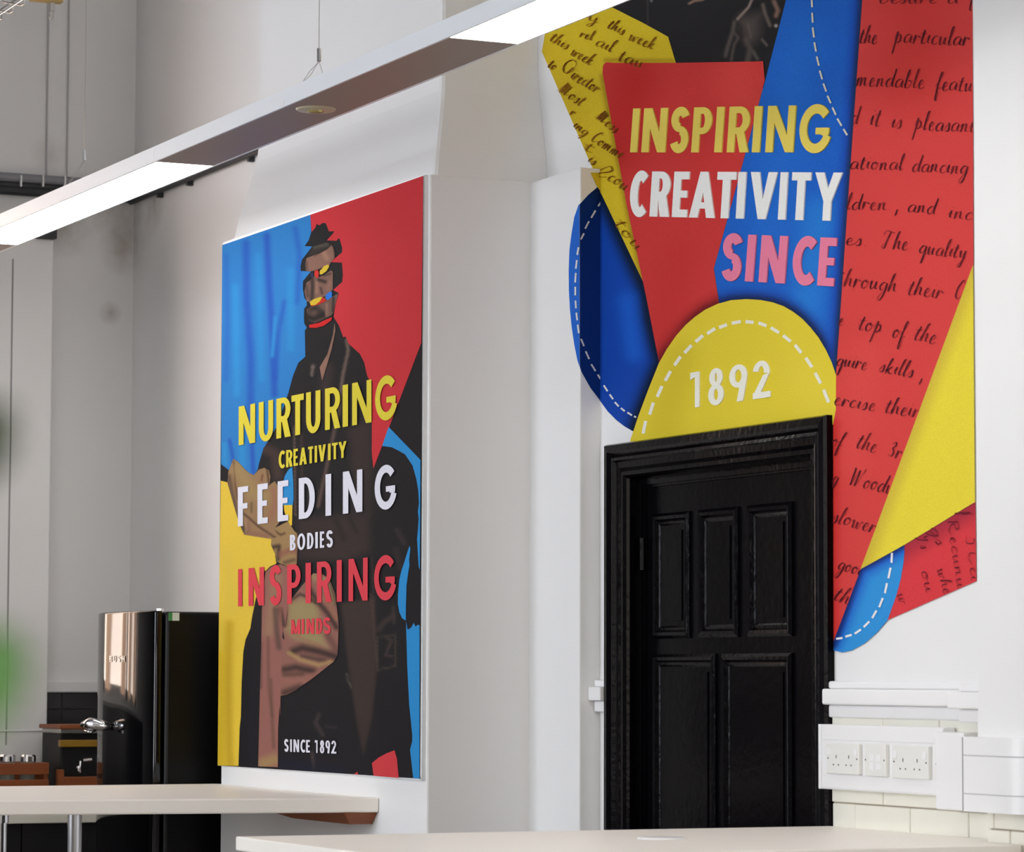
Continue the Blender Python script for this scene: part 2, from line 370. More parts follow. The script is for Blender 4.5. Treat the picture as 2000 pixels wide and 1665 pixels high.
box(xpt-.0005, xpt+.0022, PT-.0006, PT+.004, zp0+.001, zp1-.001).build('end_joint', mat('dark_joint', (120, 120, 124), .7), tr)
zz = onY(1910, 1401, 3.895)[2]
struct(MB().prismz([(XPL-.0002, 3.92), (XPL-.0002, 3.893)]+arc_(XPR+.002, 3.893, .092)+arc_(XPR-.004, 3.905, .08)[::-1], zp1, zz), 'plaster_band', PAINT, pil)
def socket(x0, x1, z0, z1, double, label, cut=None):
    o = thing('wall_socket' if double else 'data_outlet', label, 'socket', ((x0+x1)/2, TD, z0))
    w_ = x1-x0; h = z1-z0
    xe = min(x1, cut) if cut else x1
    box(x0, xe, TD-.010, TD+.001, z0, z1).build('plate', PLASTIC2, o, bevel=.002)
    def inr(x): return x < xe-.004
    for u in (.055, .945):
        x = x0+u*w_
        if inr(x): MB().tube([(x, TD-.0104, z0+.5*h), (x, TD-.0096, z0+.5*h)], .0022, 8).build('screw', HOLE, o)
    if double:
        for u in (.09, .91):
            x = x0+u*w_
            if inr(x+.008): box(x-.007, x+.007, TD-.0125, TD-.009, z0+.60*h, z0+.82*h).build('rocker_switch', PLASTIC, o, bevel=.001)
        for u in (.31, .70):
            x = x0+u*w_
            if inr(x+.012):
                b = box(x-.0014, x+.0014, TD-.0104, TD-.0098, z0+.50*h, z0+.61*h)
                for dx_ in (-.012, .010): b.box(x+dx_-.0022, x+dx_+.0022, TD-.0104, TD-.0098, z0+.27*h, z0+.315*h)
                b.build('pin_slot', HOLE, o)
    else:
        for ux in (.36, .68):
            for uz in (.56, .30):
                x = x0+ux*w_; z = z0+uz*h
                if inr(x): box(x-.009, x+.009, TD-.0115, TD-.0095, z-.008, z+.008).build('jack', PLASTIC, o, bevel=.0008)
def T5z(x, y): return 1580+x/4.44, 1290+y/4.44
for (a, b, t, u, dbl, lab) in ((150, 430, 712, 992, 1, 'white double socket at the left end of the wall trunking nearest the black door'), (480, 662, 718, 1012, 0, 'small square white data outlet between the two double sockets'),
                               (720, 1033, 734, 1034, 1, 'white double socket in the middle of the trunking, right of the data outlet')):
    x0, x1 = onY(*T5z(a, 850), TD-.01)[0], onY(*T5z(b, 850), TD-.01)[0]
    z1, z0 = onY(*T5z((a+b)/2, (t+8)), TD-.01)[2], onY(*T5z((a+b)/2, u-3), TD-.01)[2]
    socket(x0, x1, z0, z1, dbl, lab)
x0 = onY(*T5z(1090, 850), TD-.01)[0]
socket(x0, x0+.1, onY(*T5z(1110, 1040), TD-.01)[2], onY(*T5z(1110, 760), TD-.01)[2], 0, 'partly hidden white outlet at the right end of the trunking by the corner box', cut=XT1-.001)
for o in C.objects:
    if o.get('category') == 'socket': o['group'] = 'outlets set in the wall trunking'

# ------------------------------------------------------------------ print helper: polygon -> shaded sheet on a wall
def seg_dist(P, pts, closed=False):
    pts = np.array(pts, float); d = np.full(len(P), 1e9)
    n = len(pts)
    if n == 1: return np.hypot(*(P-pts[0]).T)
    for i in range(n if closed else n-1):
        a = pts[i]; b = pts[(i+1) % n]; ab = b-a; t = np.clip(((P-a)@ab)/(ab@ab+1e-9), 0, 1)
        q = P-a-t[:, None]*ab; d = np.minimum(d, np.hypot(q[:, 0], q[:, 1]))
    return d
def inside(P, poly):
    P = np.atleast_2d(P); r = np.zeros(len(P), bool); n = len(poly)
    for i in range(n):
        x1, y1 = poly[i]; x2, y2 = poly[(i+1) % n]
        c = ((y1 > P[:, 1]) != (y2 > P[:, 1])) & (P[:, 0] < (x2-x1)*(P[:, 1]-y1)/((y2-y1) if y2 != y1 else 1e-9)+x1); r ^= c
    return r
def surfY(Y): return lambda x, y: onY(x, y, Y)
def surfX(X): return lambda x, y: onX(x, y, X)
KP = 1.05     # print gain
def set_col(me, cols):
    a = me.color_attributes.new('Col', 'FLOAT_COLOR', 'POINT')
    a.data.foreach_set('color', np.concatenate([cols, np.ones((len(cols), 1))], 1).astype('f').ravel())
def shade(P, base, shades, gain):
    b = np.tile(np.array(lin(base)), (len(P), 1))
    for s in shades:
        pts, rad, col, al = s[:4]; mode = s[4] if len(s) > 4 else 'line'
        if mode == 'poly':
            d = seg_dist(P, pts, True); ins = inside(P, pts); sd = np.where(ins, -d, d)
            wgt = np.clip(.5-sd/(2*rad), 0, 1)
        else:
            wgt = np.clip(1-seg_dist(P, pts)/rad, 0, 1)
        wgt = wgt*wgt*(3-2*wgt)*al
        b = b*(1-wgt[:, None])+np.array(lin(col))*wgt[:, None]
    return b*gain
def sheet(parent, name, poly, base, shades=(), step=6, surf=None, off=0, m=None, gain=None, noclip=True):
    poly = [tuple(p) for p in poly]
    pts = []
    n = len(poly)
    for i in range(n):
        a = np.array(poly[i], float); b = np.array(poly[(i+1) % n], float); k = max(1, int(np.hypot(*(b-a))/(step*2))) if shades else 1
        for j in range(k): pts.append(tuple(a+(b-a)*j/k))
    nb = len(pts); allp = list(pts)
    if shades:
        A_ = np.array(poly); x0, y0 = A_.min(0); x1, y1 = A_.max(0)
        gx, gy = np.meshgrid(np.arange(x0+step/2, x1, step), np.arange(y0+step/2, y1, step)); gx = gx+(np.arange(gx.shape[0]) % 2)[:, None]*step/2
        G = np.stack([gx.ravel(), gy.ravel()], 1)
        G = G[inside(G, poly) & (seg_dist(G, poly, True) > step*.35)]
        allp += [tuple(p) for p in G]
    r = delaunay_2d_cdt([Vector(p) for p in allp], [], [list(range(nb))], 1, 1e-5)
    V, Fc = r[0], r[2]
    P = np.array([[v[0], v[1]] for v in V])
    W = [surf(x, y) for x, y in P]
    mb = MB(); mb.v = [tuple(p+np.array(off)) for p in W]; mb.f = [tuple(f) for f in Fc]
    me_o = mb.build(name, m or PRINT, parent)
    set_col(me_o.data, shade(P, base, shades, KP if gain is None else gain))
    return me_o
def poly_strip(mb, a, b, wpx, surf, off):
    a = np.array(a, float); b = np.array(b, float); d = (b-a)/max(1e-6, np.hypot(*(b-a))); nrm = np.array([-d[1], d[0]])*wpx/2
    mb.add([tuple(surf(*q)+np.array(off)) for q in (a-nrm, b-nrm, b+nrm, a+nrm)], [(0, 1, 2, 3)])
def flat(mb, name, parent, col, m=None, gain=None, **k):
    o = mb.build(name, m or PRINT, parent, **k)
    set_col(o.data, np.tile(np.array(lin(col))*(KP if gain is None else gain), (len(o.data.vertices), 1))); return o

# ---- block lettering, drawn as strokes in a box (u px along the line, v 0..1 of the cap height)
def glyph(ch, w_, tv, th):
    """polygons in (u, v); w_ width px, tv stem width px, th bar height (fraction)"""
    R = []
    q = lambda *p: R.append(list(p))
    rect = lambda x0, x1, y0, y1: q((x0, y0), (x1, y0), (x1, y1), (x0, y1))
    def ring(cx, cy, rx, ry, a0, a1, tx=tv, ty=th, n=18):
        for i in range(n):
            t0 = math.radians(a0+(a1-a0)*i/n); t1 = math.radians(a0+(a1-a0)*(i+1)/n)
            q((cx+rx*math.cos(t0), cy+ry*math.sin(t0)), (cx+rx*math.cos(t1), cy+ry*math.sin(t1)), (cx+(rx-tx)*math.cos(t1), cy+(ry-ty)*math.sin(t1)), (cx+(rx-tx)*math.cos(t0), cy+(ry-ty)*math.sin(t0)))
    o = .02
    if ch == 'I': rect(0, w_, 0, 1)
    elif ch == 'N': rect(0, tv, 0, 1); rect(w_-tv, w_, 0, 1); q((0, 1), (tv*1.12, 1), (w_, 0), (w_-tv*1.12, 0))
    elif ch == 'M':
        rect(0, tv, 0, 1); rect(w_-tv, w_, 0, 1); q((0, 1), (tv*1.05, 1), (w_/2+tv*.3, .05), (w_/2-tv*.45, .05)); q((w_, 1), (w_-tv*1.05, 1), (w_/2-tv*.3, .05), (w_/2+tv*.45, .05))
    elif ch in 'EF':
        rect(0, tv, 0, 1); rect(0, w_, 1-th, 1); rect(0, w_*.92, .5-th*.42, .5+th*.5)
        if ch == 'E': rect(0, w_, 0, th)
    elif ch == 'T': rect(0, w_, 1-th, 1); rect(w_/2-tv/2, w_/2+tv/2, 0, 1)
    elif ch == 'V': q((0, 1), (tv*1.15, 1), (w_/2+tv*.42, 0), (w_/2-tv*.5, 0)); q((w_, 1), (w_-tv*1.15, 1), (w_/2-tv*.42, 0), (w_/2+tv*.5, 0))
    elif ch == 'Y': rect(w_/2-tv/2, w_/2+tv/2, 0, .5); q((0, 1), (tv*1.15, 1), (w_/2+tv*.5, .4), (w_/2-tv*.5, .4)); q((w_, 1), (w_-tv*1.15, 1), (w_/2-tv*.5, .4), (w_/2+tv*.5, .4))
    elif ch == 'A': q((0, 0), (tv*1.1, 0), (w_/2+tv*.45, 1), (w_/2-tv*.5, 1)); q((w_, 0), (w_-tv*1.1, 0), (w_/2-tv*.45, 1), (w_/2+tv*.5, 1)); rect(w_*.25, w_*.75, .2, .2+th*.8)
    elif ch == 'U': rect(0, tv, .33, 1); rect(w_-tv, w_, .33, 1); ring(w_/2, .33, w_/2, .33+o, 180, 360)
    elif ch in 'OC0': 
        ring(w_/2, .5, w_/2, .5+o, 0, 360, n=28) if ch != 'C' else ring(w_*.62, .5, w_*.62, .5+o, 50, 310, n=26, tx=tv, ty=th*1.3)
    elif ch == 'G':
        ring(w_*.55, .5, w_*.55, .5+o, 42, 340, n=30, tx=tv, ty=th*1.25); rect(w_*.55, w_, .5-th*.75, .5+.02); q((w_-tv*.95, .5), (w_, .5), (w_*.985, .36), (w_-tv*1.05, .36))
    elif ch == 'D': rect(0, tv, 0, 1); rect(0, w_*.42, 1-th, 1); rect(0, w_*.42, 0, th); ring(w_*.40, .5, w_*.60, .5, -90, 90)
    elif ch in 'PR':
        h = .30; cy = 1-h; rect(0, tv, 0, 1); rect(0, w_*.5, 1-th*.9, 1); rect(0, w_*.5, 1-2*h, 1-2*h+th*.9); ring(w_*.48, cy, w_*.50, h, -90, 90, ty=th*.9)
        if ch == 'R': q((w_*.36, 1-2*h+th*.4), (w_*.36+tv*1.05, 1-2*h+th*.6), (w_, 0), (w_-tv*1.2, 0))
    elif ch == 'B':
        rect(0, tv, 0, 1); rect(0, w_*.5, 1-th, 1); rect(0, w_*.5, 0, th); rect(0, w_*.5, .5-th*.3, .5+th*.6)
        ring(w_*.45, .76, w_*.47, .24, -90, 90); ring(w_*.47, .27, w_*.53, .27, -90, 90)
    elif ch in 'S':
        ring(w_*.5, .735, w_*.5, .265+o, 20, 270, ty=th*1.25, tx=tv); ring(w_*.5, .27+.015, w_*.5, .285+o, -160, 90, ty=th*1.25, tx=tv)
    elif ch == '1': rect(w_-tv, w_, 0, 1); q((0, .80), (w_-tv+.1, .86), (w_-tv+.1, 1), (0, 1)) 
    elif ch == '8': ring(w_/2, .76, w_*.43, .24+o, 0, 360, ty=th*.8, n=24); ring(w_/2, .28, w_/2, .28+o, 0, 360, ty=th*.85, n=24)
    elif ch == '9': ring(w_/2, .70, w_/2, .30+o, 0, 360, ty=th*.85, n=24); q((w_*.42, 0), (w_*.42+tv*1.1, 0), (w_*.985, .60), (w_*.985-tv*1.1, .58))
    elif ch == '2':
        ring(w_*.48, .70, w_*.48, .30+o, -8, 170, n=16, ty=th*.85); rect(0, w_, 0, th); q((0, th*.5), (tv*1.2, th*.5), (w_*.955, .66), (w_*.955-tv*1.15, .62))
    elif ch == 'H': rect(0, tv, 0, 1); rect(w_-tv, w_, 0, 1); rect(0, w_, .5-th/2, .5+th/2)
    return R
def word(parent, letters, base, top, slant, tv, th, col, surf, off, m=None, rough=None, thick=0., gain=None):
    """letters [(char, x0, x1)], base/top = ((xa, ya), (xb, yb)) image lines"""
    ln = lambda L, x: L[0][1]+(L[1][1]-L[0][1])*(x-L[0][0])/(L[1][0]-L[0][0])
    for ch, x0, x1 in letters:
        w_ = x1-x0; pts = []; faces = []
        for pg in glyph(ch, w_, w_ if ch == 'I' else min(tv, w_*.48), th):
            k = len(pts); cp = [Vector((x0+u, v*60)) for u, v in pg]
            ar = sum(cp[i].x*cp[(i+1) % len(cp)].y-cp[(i+1) % len(cp)].x*cp[i].y for i in range(len(cp)))
            if ar < 0: cp = cp[::-1]
            pts += cp; faces.append(list(range(k, k+len(cp))))
        R_ = delaunay_2d_cdt(pts, [], faces, 1, 1e-3); V = R_[0]; T_ = [t for t, of in zip(R_[2], R_[5]) if of]
        P = []
        for q in V:
            u, v = q.x, q.y/60; yb = ln(base, u); yt = ln(top, u); P.append(surf(u+slant*v, yb+(yt-yb)*v)+np.array(off))
        mb = MB(); n = len(P)
        mb.add(P, [tuple(t) for t in T_])
        if thick:
            cnt = {}
            for t in T_:
                for i in range(len(t)):
                    e = (t[i], t[(i+1) % len(t)]); kk = tuple(sorted(e)); cnt[kk] = None if kk in cnt else e
            bd = [e for e in cnt.values() if e]
            mb.add([p+np.array([0, thick, 0]) for p in P], [])
            mb.f += [(e[1], e[0], e[0]+n, e[1]+n) for e in bd]
        flat(mb, 'letter', parent, col, m, gain)

# ---- cursive handwriting (single strokes; x-height 1)
CUR = {
 'a': (1.15, [[(1, .8), (.7, 1), (.3, .85), (.1, .4), (.3, .02), (.65, .15), (.95, .8), (.9, .2), (1.15, .05)]]),
 'b': (1.05, [[(0, .3), (.45, 1.6), (.35, 2.1), (.2, 1.6), (.15, .2), (.5, 0), (.85, .4), (.75, .85), (.5, .8), (1.05, .8)]]),
 'c': (.85, [[(.8, .8), (.5, 1), (.15, .6), (.2, .15), (.55, 0), (.85, .25)]]),
 'd': (1.15, [[(.85, .85), (.5, 1), (.1, .5), (.3, 0), (.7, .25), (1.05, 2.1), (.9, .3), (1.15, .05)]]),
 'e': (.85, [[(0, .3), (.5, .55), (.62, .85), (.4, 1), (.15, .6), (.25, .05), (.6, 0), (.85, .25)]]),
 'f': (.8, [[(0, .5), (.6, 1.5), (.7, 2.1), (.45, 2), (.3, .8), (.25, -.9), (.5, -1.1), (.5, -.2), (.3, .1), (.8, .4)]]),
 'g': (1.1, [[(.9, .85), (.5, 1), (.12, .5), (.35, .05), (.75, .3), (.95, .9), (.85, -.3), (.55, -1.1), (.2, -.9), (.6, -.2), (1.1, .2)]]),
 'h': (1.1, [[(0, .3), (.4, 1.6), (.45, 2.1), (.25, 1.7), (.12, 0), (.4, .8), (.7, .95), (.75, .2), (1.1, .1)]]),
 'i': (.5, [[(0, .4), (.25, 1), (.2, .2), (.5, .1)], [(.33, 1.45), (.37, 1.52)]]),
 'k': (1., [[(0, .3), (.4, 1.7), (.4, 2.1), (.22, 1.6), (.12, 0), (.2, .5), (.75, 1), (.3, .5), (.7, 0), (1, .2)]]),
 'l': (.55, [[(0, .3), (.42, 1.5), (.4, 2.2), (.2, 1.7), (.15, .2), (.35, 0), (.55, .2)]]),
 'm': (1.6, [[(0, .5), (.2, .95), (.15, 0), (.35, .8), (.6, .95), (.62, 0), (.85, .8), (1.1, .95), (1.15, .15), (1.5, .1)]]),
 'n': (1.15, [[(0, .5), (.2, .95), (.15, 0), (.4, .8), (.7, .95), (.72, .2), (1.1, .1)]]),
 'o': (1., [[(.6, 1), (.2, .8), (.12, .3), (.4, 0), (.75, .3), (.75, .8), (.5, .98), (.6, .75), (1, .8)]]),
 'p': (1.1, [[(0, .5), (.3, 1.3), (.1, -1.2)], [(.2, .6), (.55, 1), (.8, .6), (.6, .1), (.35, .1), (1.05, .3)]]),
 'q': (1.1, [[(.9, .85), (.5, 1), (.12, .5), (.35, .05), (.75, .3), (.95, .9), (.8, -1.2), (1.1, .2)]]),
 'r': (.85, [[(0, .4), (.2, 1), (.12, 0), (.35, .75), (.6, .9), (.85, .7)]]),
 's': (.75, [[(0, .2), (.4, 1), (.55, .55), (.5, .05), (.2, .02), (.75, .25)]]),
 't': (.7, [[(0, .4), (.35, 1.6), (.2, .3), (.4, 0), (.7, .2)], [(-.1, 1.15), (.7, 1.2)]]),
 'u': (1.15, [[(0, .5), (.2, .95), (.2, .15), (.5, .05), (.8, .9), (.8, .15), (1.15, .1)]]),
 'v': (.95, [[(0, .8), (.2, .9), (.4, 0), (.75, .9), (.95, .85)]]),
 'w': (1.4, [[(0, .7), (.15, .95), (.25, .1), (.5, .05), (.68, .85), (.75, .1), (1., .1), (1.15, .9), (1.4, .85)]]),
 'y': (1.1, [[(0, .5), (.2, .95), (.25, .2), (.6, .2), (.85, .95), (.7, -.8), (.4, -1.1), (.3, -.8), (1.1, .2)]]),
 '3': (1., [[(.1, 1.6), (.5, 1.9), (.7, 1.5), (.35, 1.1), (.7, .6), (.45, .1), (0, .3)]]),
 'T': (1.6, [[(0, 1.6), (.3, 2.1), (1.5, 1.9)], [(.9, 2.), (.6, .8), (.5, .1), (.1, .2), (.3, .6)]]),
 'C': (1.3, [[(1.1, 1.7), (.8, 2.1), (.3, 1.4), (.2, .4), (.6, 0), (1.2, .5)]]),
 'W': (2.1, [[(0, 2), (.2, 1.9), (.35, 0), (.9, 1.9), (1., 0), (1.7, 2.2)]]),
 'D': (2.2, [[(1.2, 2.6), (.3, 2.5), (-.3, 1.6), (.1, .6), (1.1, .3), (1.9, 1.2), (1.5, 2.3), (.8, 2.6)], [(1.5, 1.6), (1.2, .3)]]),
 'M': (2., [[(0, 0), (.3, 1.9), (.4, 0), (.75, 1.8), (.8, .1), (1.2, 1.7), (1.25, .1), (1.9, .5)]]),
 'I': (1.1, [[(.8, 1.9), (.2, 1.6), (.6, 1.4), (.5, .1), (0, .2)], [(0, 2), (1, 1.9)]]),
 'S': (1.8, [[(0, .2), (.9, 1.9), (1.6, 1.6), (1.2, .9), (.5, .2), (.9, -.2), (1.7, .3)]]),
 'R': (1.7, [[(.3, 2), (.2, 0)], [(0, 1.6), (.7, 2.1), (1.1, 1.5), (.4, 1.), (1.1, 0), (1.6, .3)]]),
 'Y': (1.5, [[(0, 2), (.3, 1.2), (.8, 1.9), (.5, .2), (.1, -.4)]]),
 ',': (.5, [[(.2, .2), (.1, -.6)]]), '.': (.5, [[(.2, .05), (.28, .1)]]), ' ': (.9, []),
}
def smooth_pts(p, k=4):
    if len(p) < 3: return [np.array(q, float) for q in p]
    p = [np.array(q, float) for q in p]; p = [2*p[0]-p[1]]+p+[2*p[-1]-p[-2]]; out = []
    for i in range(1, len(p)-2):
        for j in range(k):
            t = j/k; a, b, c, d = p[i-1:i+3]
            out.append(.5*((2*b)+(c-a)*t+(2*a-5*b+4*c-d)*t*t+(3*b-a-3*c+d)*t**3))
    out.append(p[-2]); return out
def write(parent, text, a, b, xh, surf, off, col=(58, 24, 34), col2=(110, 30, 36), clip=None, wpx=1.55, up=None, skew=.18, gain=None):
    """text from image point a to image point b along its baseline; xh = x-height px; up = image direction of the ascenders"""
    a = np.array(a, float); b = np.array(b, float); L = np.hypot(*(b-a)); d = (b-a)/L
    adv = sum(CUR[c][0]+.12 for c in text); sx = L/adv
    U = np.array([d[1], -d[0]]) if up is None else np.array(up, float); U = U/np.hypot(*U)
    mb = MB(); cols = []; x = 0
    for ch in text:
        w_, st = CUR[ch]
        jit = random.uniform(-.06, .06)
        for s_ in st:
            pts = [a+d*sx*(x+q[0])+d*xh*skew*q[1]+U*xh*(q[1]+jit) for q in smooth_pts(s_)]
            n = len(pts); tone = random.uniform(.0, .7)
            for i in range(n-1):
                p, q = pts[i], pts[i+1]; mid = (p+q)/2
                if clip is not None and not inside(mid, clip)[0]: continue
                e = q-p; le = np.hypot(*e)
                if le < 1e-6: continue
                down = max(0, -(e/le)@U)
                ww = wpx*(.55+.75*down+.12*math.sin(i*1.7+x*3)); e = e/le*.3
                poly_strip(mb, p-e, q+e, ww, surf, np.array(off)+np.array([0, -.00001*((len(mb.f)*7) % 40), 0]))
                tt = min(1, max(0, tone+.45*(1-down)-.15)); cc = np.array(lin(col))*(1-tt)+np.array(lin(col2))*tt
                cols += [cc]*4
        x += w_+.12
    if not mb.v: return
    o = mb.build('handwriting', PRINT, parent, kind='stuff'); set_col(o.data, np.array(cols)*(KP if gain is None else gain))

# ------------------------------------------------------------------ the mural
Z4 = lambda x, y: (1040+x/4.1614, y/4.1614)
Z5 = lambda x, y: (1460+x/4.163, y/4.163)
Z6 = lambda x, y: (1080+x/2.9733, 320+y/2.9733)
Z7 = lambda x, y: (1600+x/3.469, 380+y/3.469)
Z8 = lambda x, y: (1600+x/3.619, 840+y/3.619)
ZB = lambda x, y: (1250+x/6.4516, y/6.45)
mp = lambda T, pts: [T(*p) for p in pts]
mural = thing('wall_mural', 'large red, blue and yellow wall mural with handwriting and raised lettering around the black door', 'mural', ((X23+XF)/2, Y3, 1.4))
S3 = surfY(Y3)
def lay(k): return (0, -.0006*k-.0004, 0)
Yl, Rd, Bl, Dk = (214, 196, 58), (198, 60, 58), (28, 92, 184), (38, 37, 39)
circ = mp(Z6, [(455, 1605), (500, 1470), (560, 1310), (620, 1160), (665, 1080), (720, 1000), (775, 938), (830, 890), (890, 848), (960, 815), (1040, 793), (1130, 787), (1210, 792), (1280, 805), (1345, 828), (1400, 860), (1455, 902), (1500, 950), (1548, 1010), (1590, 1080), (1625, 1155), (1650, 1230)])
redL = mp(Z4, [(575, 590), (578, 540), (588, 518), (608, 506), (660, 512), (1170, 512)])+[(1480, 120.2), (1492, 119.6), (1495, 158), (1451.7, 320), (1395.5, 525), (1407, 600), (1400, 640), (1300, 720), (1288.3, 707), (1263.3, 579), (1225, 399)]
blackP = [(1170, -90), (1191, 12), (1256, 44.5), (1305.5, 72), (1321, 140), (1500, 175), (1536.4, 0), (1560, -90)]
coat = (84, 76, 72)
sheet(mural, 'photo_panel', blackP, Dk, [
    (mp(ZB, [(1240, 260), (1290, 200), (1400, 200), (1520, 170), (1500, 420), (1440, 520), (1340, 520), (1290, 400)]), 18, coat, .9, 'poly'),
    (mp(ZB, [(1230, 240), (1370, 90), (1410, 0)]), 4, (150, 132, 122), .9), (mp(ZB, [(1190, 280), (1170, 400), (1110, 580), (1080, 700)]), 7, (92, 84, 80), .8),
    (mp(ZB, [(1200, 420), (1240, 480), (1190, 560), (1150, 760)]), 5, coat, .9), (mp(ZB, [(1340, 500), (1390, 620), (1360, 760)]), 10, (86, 78, 72), .8),
    (mp(ZB, [(1550, 60), (1580, 180), (1640, 320)]), 6, (110, 98, 90), .8), (mp(ZB, [(1690, 20), (1740, 130), (1715, 200)]), 7, (130, 102, 90), .9),
    (mp(ZB, [(1540, 500), (1600, 570)]), 4, (105, 98, 92), .9), (mp(ZB, [(1715, 325)]), 5, (190, 180, 170), 1.), (mp(ZB, [(620, 45), (690, 10), (800, -5)]), 3.5, (150, 120, 104), .9),
    (mp(ZB, [(95, 0), (100, 300)]), 3, (70, 66, 62), .7), (mp(ZB, [(145, 10)]), 4, (150, 150, 150), .8), (mp(ZB, [(1430, 650), (1480, 740)]), 6, (92, 86, 80), .8),
    (mp(ZB, [(1230, 300), (1270, 340), (1280, 500)]), 4, (50, 46, 44), .9), (mp(ZB, [(1360, 300), (1400, 480)]), 4, (100, 92, 84), .6)], step=2.6, surf=S3, off=lay(0), gain=1.0)
yel = [(1059, 101), (1065, 65), (1070, 30), (1150, -6), (1191, 12), (1256, 44.5), (1305.5, 72), (1321, 124), (1330, 150), (1290, 450), (1266, 590), (1264, 580), (1262, 562), (1177.5, 384), (1172.2, 374), (1172.2, 331), (1158.5, 330)]
ysh = [([(1178, 150), (1225, 400), (1266, 590)], 12, (140, 105, 26), .75), ([(1184, 118), (1321, 120)], 9, (150, 116, 24), .7), ([(1059, 101), (1158, 328)], 60, (196, 164, 34), .45)]
sheet(mural, 'yellow_letter', yel, (204, 178, 40), ysh, surf=S3, off=lay(1))
SR = surfX(X23); offR = (.0012, 0, 0)
sheet(mural, 'yellow_letter', [(1153, 337.5), (1164, 362), (1172, 373.5), (1172, 337.5)], (204, 178, 40), (), surf=SR, off=(.0018, 0, 0))
# blue disc, folded over the step in the wall
disc = mp(Z6, [(262, 132), (205, 180), (150, 240), (125, 310), (110, 400), (97, 500), (93, 620), (94, 740), (100, 850), (110, 950), (125, 1050), (143, 1140), (165, 1210), (215, 1300), (280, 1385), (320, 1440), (370, 1490), (415, 1525), (468, 1556), (540, 1450), (660, 1150), (610, 770), (345, 190), (300, 150)])
def clipx(poly, x, keep_right):
    out = []; n = len(poly)
    for i in range(n):
        a, b = poly[i], poly[(i+1) % n]; ia = (a[0] >= x) == keep_right; ib = (b[0] >= x) == keep_right
        if ia: out.append(a)
        if ia != ib: t = (x-a[0])/(b[0]-a[0]); out.append((x, a[1]+(b[1]-a[1])*t))
    return out
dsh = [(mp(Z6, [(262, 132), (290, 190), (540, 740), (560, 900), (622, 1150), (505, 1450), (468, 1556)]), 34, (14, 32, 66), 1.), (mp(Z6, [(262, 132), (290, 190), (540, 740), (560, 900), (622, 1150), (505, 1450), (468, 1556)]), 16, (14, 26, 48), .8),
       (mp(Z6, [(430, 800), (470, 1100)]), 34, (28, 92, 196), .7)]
ex = 1132.5
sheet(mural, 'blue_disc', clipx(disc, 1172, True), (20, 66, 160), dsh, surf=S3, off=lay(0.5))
sheet(mural, 'blue_disc', clipx(clipx(disc, 1172, False), ex, True), (14, 46, 112), [(mp(Z6, [(262, 132), (290, 190), (330, 300)]), 30, (14, 30, 60), .8)], surf=SR, off=(.0008, 0, 0))  # darker blue holds the printed gradient plus shade of the return face
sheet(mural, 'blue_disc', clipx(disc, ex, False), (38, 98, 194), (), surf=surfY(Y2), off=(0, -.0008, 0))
dd = [(285, 212, 260, 248), (245, 272, 220, 315), (207, 335, 185, 378), (178, 405, 160, 440), (153, 485, 145, 530), (143, 560, 137, 610), (137, 635, 133, 690), (134, 715, 134, 765), (135, 795, 138, 840), (140, 865, 145, 910), (148, 935, 154, 985), (161, 1018, 178, 1060), (188, 1090, 208, 1135), (220, 1165, 245, 1205), (258, 1225, 273, 1250), (298, 1288, 320, 1322), (332, 1340, 352, 1368), (362, 1385, 385, 1410), (397, 1420, 420, 1438), (435, 1445, 462, 1462), (474, 1468, 486, 1473)]
def dashes(lst, T, wpx, col, surf, off, name='stitch_mark'):
    for a in lst:
        p, q = T(a[0], a[1]), T(a[2], a[3]); mx_ = max(p[0], q[0])
        mb = MB(); s_, o_ = surf, off
        if surf is None:
            mid = (p[0]+q[0])/2
            s_, o_ = (S3, lay(2)) if mid > 1172 else ((SR, (.0022, 0, 0)) if mid > ex else (surfY(Y2), (0, -.0022, 0)))
        poly_strip(mb, p, q, wpx, s_, o_); flat(mb, name, mural, col)
dashes(dd, Z6, 3.4, (206, 208, 210), None, None)
blu = [(1560, -90), (1536.4, 0), (1495, 160), (1451.7, 320), (1395.5, 525), (1407, 600), (1430, 640), (1600, 720), (1634.6, 760), (1634.6, 734.6), (1659, 380), (1666.6, 274), (1686, 0), (1692, -90)]
edge = [(1692, -90), (1686, 0), (1666.6, 274), (1659, 380), (1634.6, 735), (1634, 790)]
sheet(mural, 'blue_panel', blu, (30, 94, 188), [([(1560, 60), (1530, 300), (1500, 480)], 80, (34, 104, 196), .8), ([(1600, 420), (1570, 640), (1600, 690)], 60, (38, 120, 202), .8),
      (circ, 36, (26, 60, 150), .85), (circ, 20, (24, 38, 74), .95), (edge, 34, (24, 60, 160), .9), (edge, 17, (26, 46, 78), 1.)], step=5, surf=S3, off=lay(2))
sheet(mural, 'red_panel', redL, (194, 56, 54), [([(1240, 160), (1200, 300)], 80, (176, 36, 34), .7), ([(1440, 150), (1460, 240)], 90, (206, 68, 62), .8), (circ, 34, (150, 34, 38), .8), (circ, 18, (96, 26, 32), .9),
      ([(1300, 640), (1330, 500)], 60, (186, 48, 46), .5)], surf=S3, off=lay(3))
sheet(mural, 'yellow_disc', circ+[(1634.5, 800), (1629, 830), (1232, 872)], (214, 194, 54), [([(1330, 700), (1300, 830)], 60, (198, 178, 44), .7), ([(1560, 720), (1600, 800)], 60, (218, 198, 62), .7)], surf=S3, off=lay(4))
